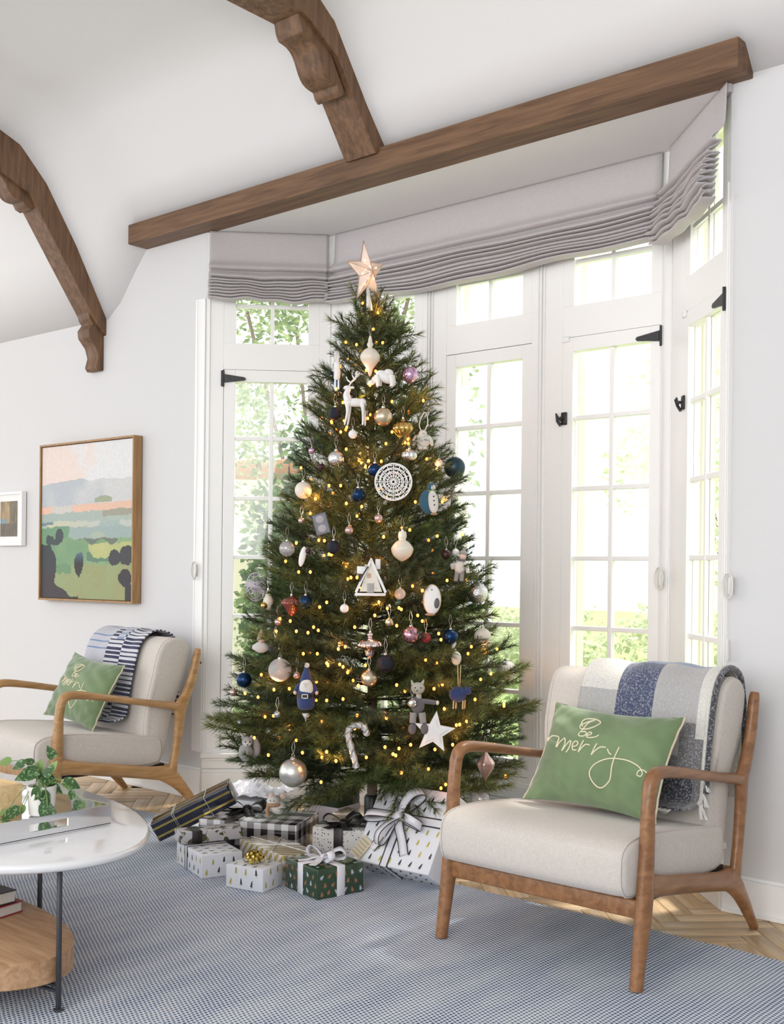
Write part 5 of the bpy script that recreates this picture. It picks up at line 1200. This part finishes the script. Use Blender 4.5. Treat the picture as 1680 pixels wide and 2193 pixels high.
hang(None,40,OM['cap'],t,3,14)
# gnome
t=fig('gnome_ornament','bearded gnome in a tan hat near the left edge',560,1380,.05)
part(t,'beard',fabricmat('white_fur',(.80,.78,.76),90,1.0),lambda b:(b.ell((0,-4,-6),(16,8,12),14,9,bump=.06),b.ell((-10,0,-6),(10,7,8),12,8,bump=.06))); part(t,'face','skin',lambda b:(b.ell((1,-4,8),(7,6,6),12,8),b.ell((1,-10,6),(2.4,2.4,2.2),8,6))); part(t,'hat',mat('olive_tan_felt',(.30,.24,.16),.9),lambda b:b.lathe([(9,8),(10,12),(8,18),(5,26),(1,33)],14)); part(t,'arm','tan',lambda b:b.tube([(10,-2,-4),(20,-3,-12),(28,-4,-16)],[4,3.5,3],8))
# father christmas in blue
t=fig('father_christmas_ornament','father christmas figure in a navy coat and tall hat, lower left',656,1475,.05)
part(t,'coat','fblue',lambda b:b.lathe([(3,-46),(12,-45),(18,-38),(20,-20),(18,-4),(15,10),(10,18)],24)); part(t,'beard','felt',lambda b:b.ell((1,-9,2),(15,10,20),16,12)); part(t,'face','skin',lambda b:b.ell((0,-13,9),(6.5,5.5,5.5),12,8)); part(t,'nose','skin',lambda b:b.ell((0,-19,7),(2,2,2),8,6))
part(t,'hat','fblue',lambda b:b.lathe([(13,14),(13.5,18),(10,30),(6,40),(3,46)],20)); part(t,'pompom','felt',lambda b:b.ell((1,0,50),(6,6,6),12,8)); part(t,'belt','blk',lambda b:b.lathe([(19.2,-18),(19.8,-18),(19.8,-10),(19.2,-10)],24)); part(t,'buckle','cap',lambda b:(b.box((-8,-22,-19),(-6,-20,-9)),b.box((4,-22,-19),(6,-20,-9)),b.box((-8,-22,-19),(6,-20,-17)),b.box((-8,-22,-11),(6,-20,-9))))
for sx in (-1,1):
    part(t,'arm','fblue',lambda b,sx=sx:b.tube([(sx*13,0,10),(sx*19,-2,2),(sx*22,-4,-6)],[5,5,4.5],9)); part(t,'hand','skin',lambda b,sx=sx:b.ell((sx*23,-6,-8),(4,4,4.5),10,6))
for sx in (-1,1): part(t,'eye','blk',lambda b,sx=sx:b.ell((sx*3,-18,12),(.9,.8,.9),8,5))
part(t,'base_stud','merc',lambda b:b.lathe([(8,-56),(3,-64),(.5,-70)][::-1]+[(8,-52)],12)); hang(None,56,OM['cap'],t,2,12)
# furry squirrel
t=fig('squirrel_ornament','grey furry squirrel figure on the lower left edge',527,1602,.03)
part(t,'body','lgrey',lambda b:b.ell((0,0,-10),(16,12,19),16,12,bump=.05)); part(t,'head','lgrey',lambda b:b.ell((3,-2,14),(12,11,11),14,10,bump=.04)); part(t,'face',fabricmat('white_fluff',(.72,.70,.68),120,1),lambda b:b.ell((4,-8,11),(9,7,8),12,8,bump=.05))
for sx in (-1,1): part(t,'ear','lgrey',lambda b,sx=sx:b.ell((3+sx*9,0,23),(4,3,5),8,6)); part(t,'eye','blk',lambda b,sx=sx:b.ell((5+sx*4.5,-14,15),(1.8,1.5,1.8),8,6))
part(t,'nose','blk',lambda b:b.ell((5,-16,9),(1.6,1.4,1.3),8,6)); part(t,'tail','lgrey',lambda b:b.tube(catmull([(8,8,-22),(22,10,-10),(20,10,10),(14,9,20)],4),[4,6,7,8,8,8,8,8,7,7,6,5,3],9)); hang(None,25,OM['champ'],t,1,30)
# candy cane
t=fig('candy_cane_ornament','twisted silver glass candy cane low in the centre',764,1597,.05)
P=catmull([(20,0,22),(20,0,32),(12,0,42),(0,0,44),(-12,0,40),(-18,0,30),(-17,0,14),(-10,0,-10),(-3,0,-34),(0,0,-48)],5)
part(t,'cane','merc',lambda b:b.tube(P,[6.5 if 2<i<len(P)-3 else 5 for i in range(len(P))],12))
def tw(b):
    for ph in (0,PI):
        Q=[];
        for i,p in enumerate(P[:-1]):
            tn=(P[i+1]-p).normalized(); a_=Vector((0,1,0)); c_=tn.cross(a_); th=i*.62+ph; Q.append(p+(a_*math.cos(th)+c_*math.sin(th))*6.2)
        b.tube(Q,1.8,6)
part(t,'twist','sglit',tw); hang(None,47,OM['cap'],t,4,24)
# knitted cat
t=fig('knitted_cat_ornament','knitted cat doll in grey jumper with outstretched arm, lower right',893,1512,.03)
part(t,'head',fabricmat('cream_knit',(.52,.50,.42),160,.8),lambda b:(b.ell((2,0,38),(15,11,13),16,10),b.tube([(-9,0,46),(-12,0,56)],[4,1],8),b.tube([(11,0,48),(15,0,57)],[4,1],8),b.tube([(4,0,26),(4,0,16)],[6,6],9)))
part(t,'jumper','fgrey',lambda b:(b.ell((2,0,2),(15,10,19),14,10),b.tube([(8,0,10),(24,-3,10),(40,-4,8)],[6,5.5,5],9),b.tube([(-8,0,10),(-18,-3,2)],[6,5],9))); part(t,'paw','cream',lambda b:b.ell((44,-4,8),(4,4,5),10,6))
for sx in (-1,1): part(t,'trouser_leg','lgrey',lambda b,sx=sx:b.tube([(2+sx*9,-2,-14),(3+sx*11,-5,-36)],[8,7],10)); part(t,'shoe','fgrey',lambda b,sx=sx:b.ell((4+sx*13,-6,-48),(9,7,12),12,8)); part(t,'eye','blk',lambda b,sx=sx:b.ell((2+sx*6,-10.5,40),(1.5,1.2,1.5),8,5))
part(t,'nose','blk',lambda b:b.ell((0,-12,34),(1.8,1.4,1.4),8,5)); hang(None,52,OM['cap'],t,6,34)
# blue sheep
t=fig('sheep_ornament','dark blue woolly sheep with straw legs on the lower right',984,1490,.05)
part(t,'body','fblue',lambda b:b.ell((-3,0,3),(19,12,17),18,12,bump=.03)); part(t,'head','fblue',lambda b:(b.ell((17,-2,10),(9,7,8),12,8,),b.ell((17,-2,17),(9,3,3),10,6)))
for lx,ly in ((-12,-5),(-6,5),(8,-5),(13,5)): part(t,'leg','straw',lambda b,lx=lx,ly=ly:b.tube([(lx,ly,-10),(lx-1,ly,-28)],[1.8,1.6],6))
part(t,'hanging_twine','straw',lambda b:(b.tube([(-2,0,19),(-4,2,66)],1.0,5),b.tube([(1,0,19),(3,2,66)],1.0,5)))
# white wooden star
t=fig('wooden_star_ornament','white wooden five pointed star low on the right side',930,1568,.03); t.rotation_euler=(0,.12,FY)
st=[((46 if i%2==0 else 20)*math.sin(PI*i/5),(46 if i%2==0 else 20)*math.cos(PI*i/5)) for i in range(10)]
part(t,'star_body','white',lambda b:(b.prism(st,-4,4,lambda p,q,a_:Vector((p,a_,q))),b.prism([(p*.62,q*.62) for p,q in st],-6,-4,lambda p,q,a_:Vector((p,a_,q))))); hang(None,46,OM['tan'],t,3,22)
# white goose
t=fig('goose_ornament','small white felt goose on the right, under a blue ball',976,1398,.02)
part(t,'body','felt',lambda b:b.ell((2,0,-12),(11,9,15),14,9)); part(t,'neck','felt',lambda b:b.tube(catmull([(0,0,-4),(-4,0,10),(-2,0,22)],4),[6,6,5,5,4.5,4.5,4,4,4],9)); part(t,'head','felt',lambda b:b.ell((-4,0,24),(6,4.5,4.5),10,7)); part(t,'beak',M['piping'],lambda b:b.tube([(-8,0,23),(-15,0,21)],[2,.5],6))
# feather
t=fig('feather_ornament','white feather ornament on the left side of the tree',648,1192,.02)
part(t,'feather','white',lambda b:b.ell((0,0,0),(7,2.5,22),12,10,Tr((0,0,0),ry=.2))); hang(None,20,OM['cap'],t,3,14)
# nutcracker at upper left edge
t=fig('nutcracker_ornament','slim silver and white glass soldier at the upper left edge',722,800,.04)
part(t,'body','white',lambda b:b.lathe([(5,-14),(7,-10),(8,6),(6,12),(7,16),(6,24),(3,27)],14)); part(t,'tall_hat','merc',lambda b:b.lathe([(6,25),(7,30),(7,44),(5,48),(1,50)],14)); part(t,'boots','sblue',lambda b:(b.tube([(-3,0,-14),(-3,0,-34)],3,8),b.tube([(4,0,-14),(4,0,-34)],3,8))); part(t,'arm','merc',lambda b:b.tube([(-7,0,10),(-11,-2,2),(-12,-2,-6)],2.4,7)); part(t,'drum','navyg',lambda b:b.ell((-12,-3,0),(5,4,5),10,7))
# mouse with scarf lying on the gifts
t=thing('mouse_ornament','small cream mouse with tan scarf hanging by the check gift','ornament',onz(590,1722,.20)+Vector((0,0,0)),FY); s_=4.45/FPX; t.scale=(s_,s_,s_)
part(t,'body','felt',lambda b:b.ell((8,0,-8),(20,15,15),16,10)); part(t,'head','felt',lambda b:b.ell((-4,-4,8),(15,11,11),14,9)); part(t,'scarf','tan',lambda b:(b.tube([(-2+14*math.cos(q),-3+12*math.sin(q),0) for q in [2*PI*i/16 for i in range(16)]],4,8,closed=True),b.tube([(-14,-8,0),(-17,-10,-12),(-14,-11,-26)],[4,4.5,4],8)))
for sx in (-1,1): part(t,'ear','skin',lambda b,sx=sx:b.ell((4+sx*13,3,17),(7,2.5,7),10,7)); part(t,'eye','blk',lambda b,sx=sx:b.ell((-6+sx*4,-14,10),(1.4,1.2,1.4),8,5))
hang(None,18,OM['champ'],t,2,70)
# star topper -----------------------------------------------------
t=thing('star_topper','lit clear glass five pointed star on top of the tree','star topper'); c=atdepth(785,584,4.60)
yv=Matrix.Rotation(FY+.92,4,'Z')@Matrix.Rotation(-.16,4,'Y'); t.matrix_world=Matrix.Translation(c)@yv; 
m_,n_,l_,b__=newmat('frosted_star_glass'); b__.inputs['Base Color'].default_value=(.93,.86,.82,1); b__.inputs['Roughness'].default_value=.12; b__.inputs['Alpha'].default_value=.93; b__.inputs['Metallic'].default_value=.25
R1,R2_=.126,.052
b=MB(); ring=[(R1 if i%2==0 else R2_) for i in range(10)]; vs=[Vector((ring[i]*math.sin(PI*i/5),0,ring[i]*math.cos(PI*i/5))) for i in range(10)]+[Vector((0,-.035,0)),Vector((0,.035,0))]
b.add(vs,[(i,(i+1)%10,10) for i in range(10)]+[((i+1)%10,i,11) for i in range(10)]); obj('glass_star',b,m_,t)
b=MB()
for i in range(10): b.tube([vs[i],vs[(i+1)%10]],.0018,5); b.tube([vs[i],vs[10]],.0014,5)
obj('metal_edges',b,mat('copper_edge',(.62,.42,.33),.3,metal=.8),t)
random.seed(2)
for k in range(9):
    a_=k*2.4; r=.012+.006*k; b=MB(); b.ell((r*math.cos(a_),-.008,r*math.sin(a_)),(.0045,.0045,.0045),8,6); obj('bulb',b,emat('star_bulb',(1,.50,.16),14) if k==0 else bpy.data.materials['star_bulb'],t)
b=MB(); b.lathe([(.006,-.05),(.008,-.09),(.012,-.13),(.012,-.15)],12); obj('socket',b,mat('clear_socket',(.7,.7,.68),.3),t)

# ================================================================== OUTSIDE
g=MB(); g.box((-30,4.5,-.5),(12,40,-.35)); o=obj('garden_lawn',g,M['grass']); tag(o,'sunlit lawn outside the bay windows','lawn')
def shrub(name,label,c,rad,n,ls,mt,seed,cat='shrub',stem=True,group=None):
    rnd=random.Random(seed); t=thing(name,label,cat,(c[0],c[1],-.35),0,group); b=MB()
    for i in range(n):
        u=rnd.uniform(-1,1); a_=rnd.uniform(0,2*PI); rr=rnd.uniform(.35,1)**.6; q=math.sqrt(1-u*u)
        p=Vector((rad[0]*rr*q*math.cos(a_),rad[1]*rr*q*math.sin(a_),c[2]+rad[2]*rr*u)); 
        cl=vn(p.x*2.2+5,p.z*2.2+seed,seed)
        if cl<.38 : continue
        if p.z<.2: p.z=.2
        d=Vector((rnd.uniform(-1,1),rnd.uniform(-1,1),rnd.uniform(-.7,.5))).normalized(); s_=d.orthogonal().normalized(); s_=(Matrix.Rotation(rnd.uniform(0,6),3,d)@s_); L=ls*rnd.uniform(.6,1.25)
        b.add([p,p+d*L*.5+s_*L*.26,p+d*L,p+d*L*.5-s_*L*.26],[(0,1,2,3)])
    obj('foliage',b,mt,t,kind='stuff',fixn=False)
    if stem:
        b=MB()
        for k in range(5):
            a_=k*1.3; b.tube(catmull([(0,0,0),(.2*rad[0]*math.cos(a_),.2*rad[1]*math.sin(a_),c[2]*.6),(.6*rad[0]*math.cos(a_),.6*rad[1]*math.sin(a_),c[2]+rad[2]*.5)],4),[.022]*9,6)
        obj('stems',b,M['bark'],t)
shrub('garden_shrub','leafy green shrub right outside the left window',(-5.95,6.2,1.35),(.80,.5,1.35),9000,.085,M['leaf'],1)
shrub('garden_tree','tall leafy tree outside behind the left window',(-9.0,9.4,3.1),(1.9,1.3,2.7),15000,.10,M['leaf2'],2,'tree')
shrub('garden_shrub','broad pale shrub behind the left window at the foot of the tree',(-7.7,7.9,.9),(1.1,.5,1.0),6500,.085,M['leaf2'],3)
shrub('garden_hedge','low hedge paled by painted glare, seen through the centre windows',(-6.9,12.5,.55),(3.0,.8,.6),9000,.11,M['leaf3'],4,'hedge',False)
shrub('garden_shrub','low yellow green shrub below the right door window',(-4.1,7.3,.40),(1.0,.6,.5),5200,.07,M['leaf2'],5,stem=False)
shrub('garden_tree','far off tree paled by painted glare, behind the right door window',(-7.4,17,3.2),(2.4,1.4,2.6),8000,.15,M['leaf3'],6,'tree')
t=thing('garden_wall','cream stucco garden wall with terracotta coping seen through the left window','wall',(-9.2,8.9,-.35),math.radians(35)); b=MB(); b.box((-1.8,0,.01),(1.5,.2,2.55)); obj('wall_body',b,M['stucco'],t)
for k in range(9): b=MB(); b.tube([(-1.8+.37*k,.1,2.58),(-1.45+.37*k,.1,2.60)],[.13,.15],10); obj('coping_tile',b,M['terracotta'],t)
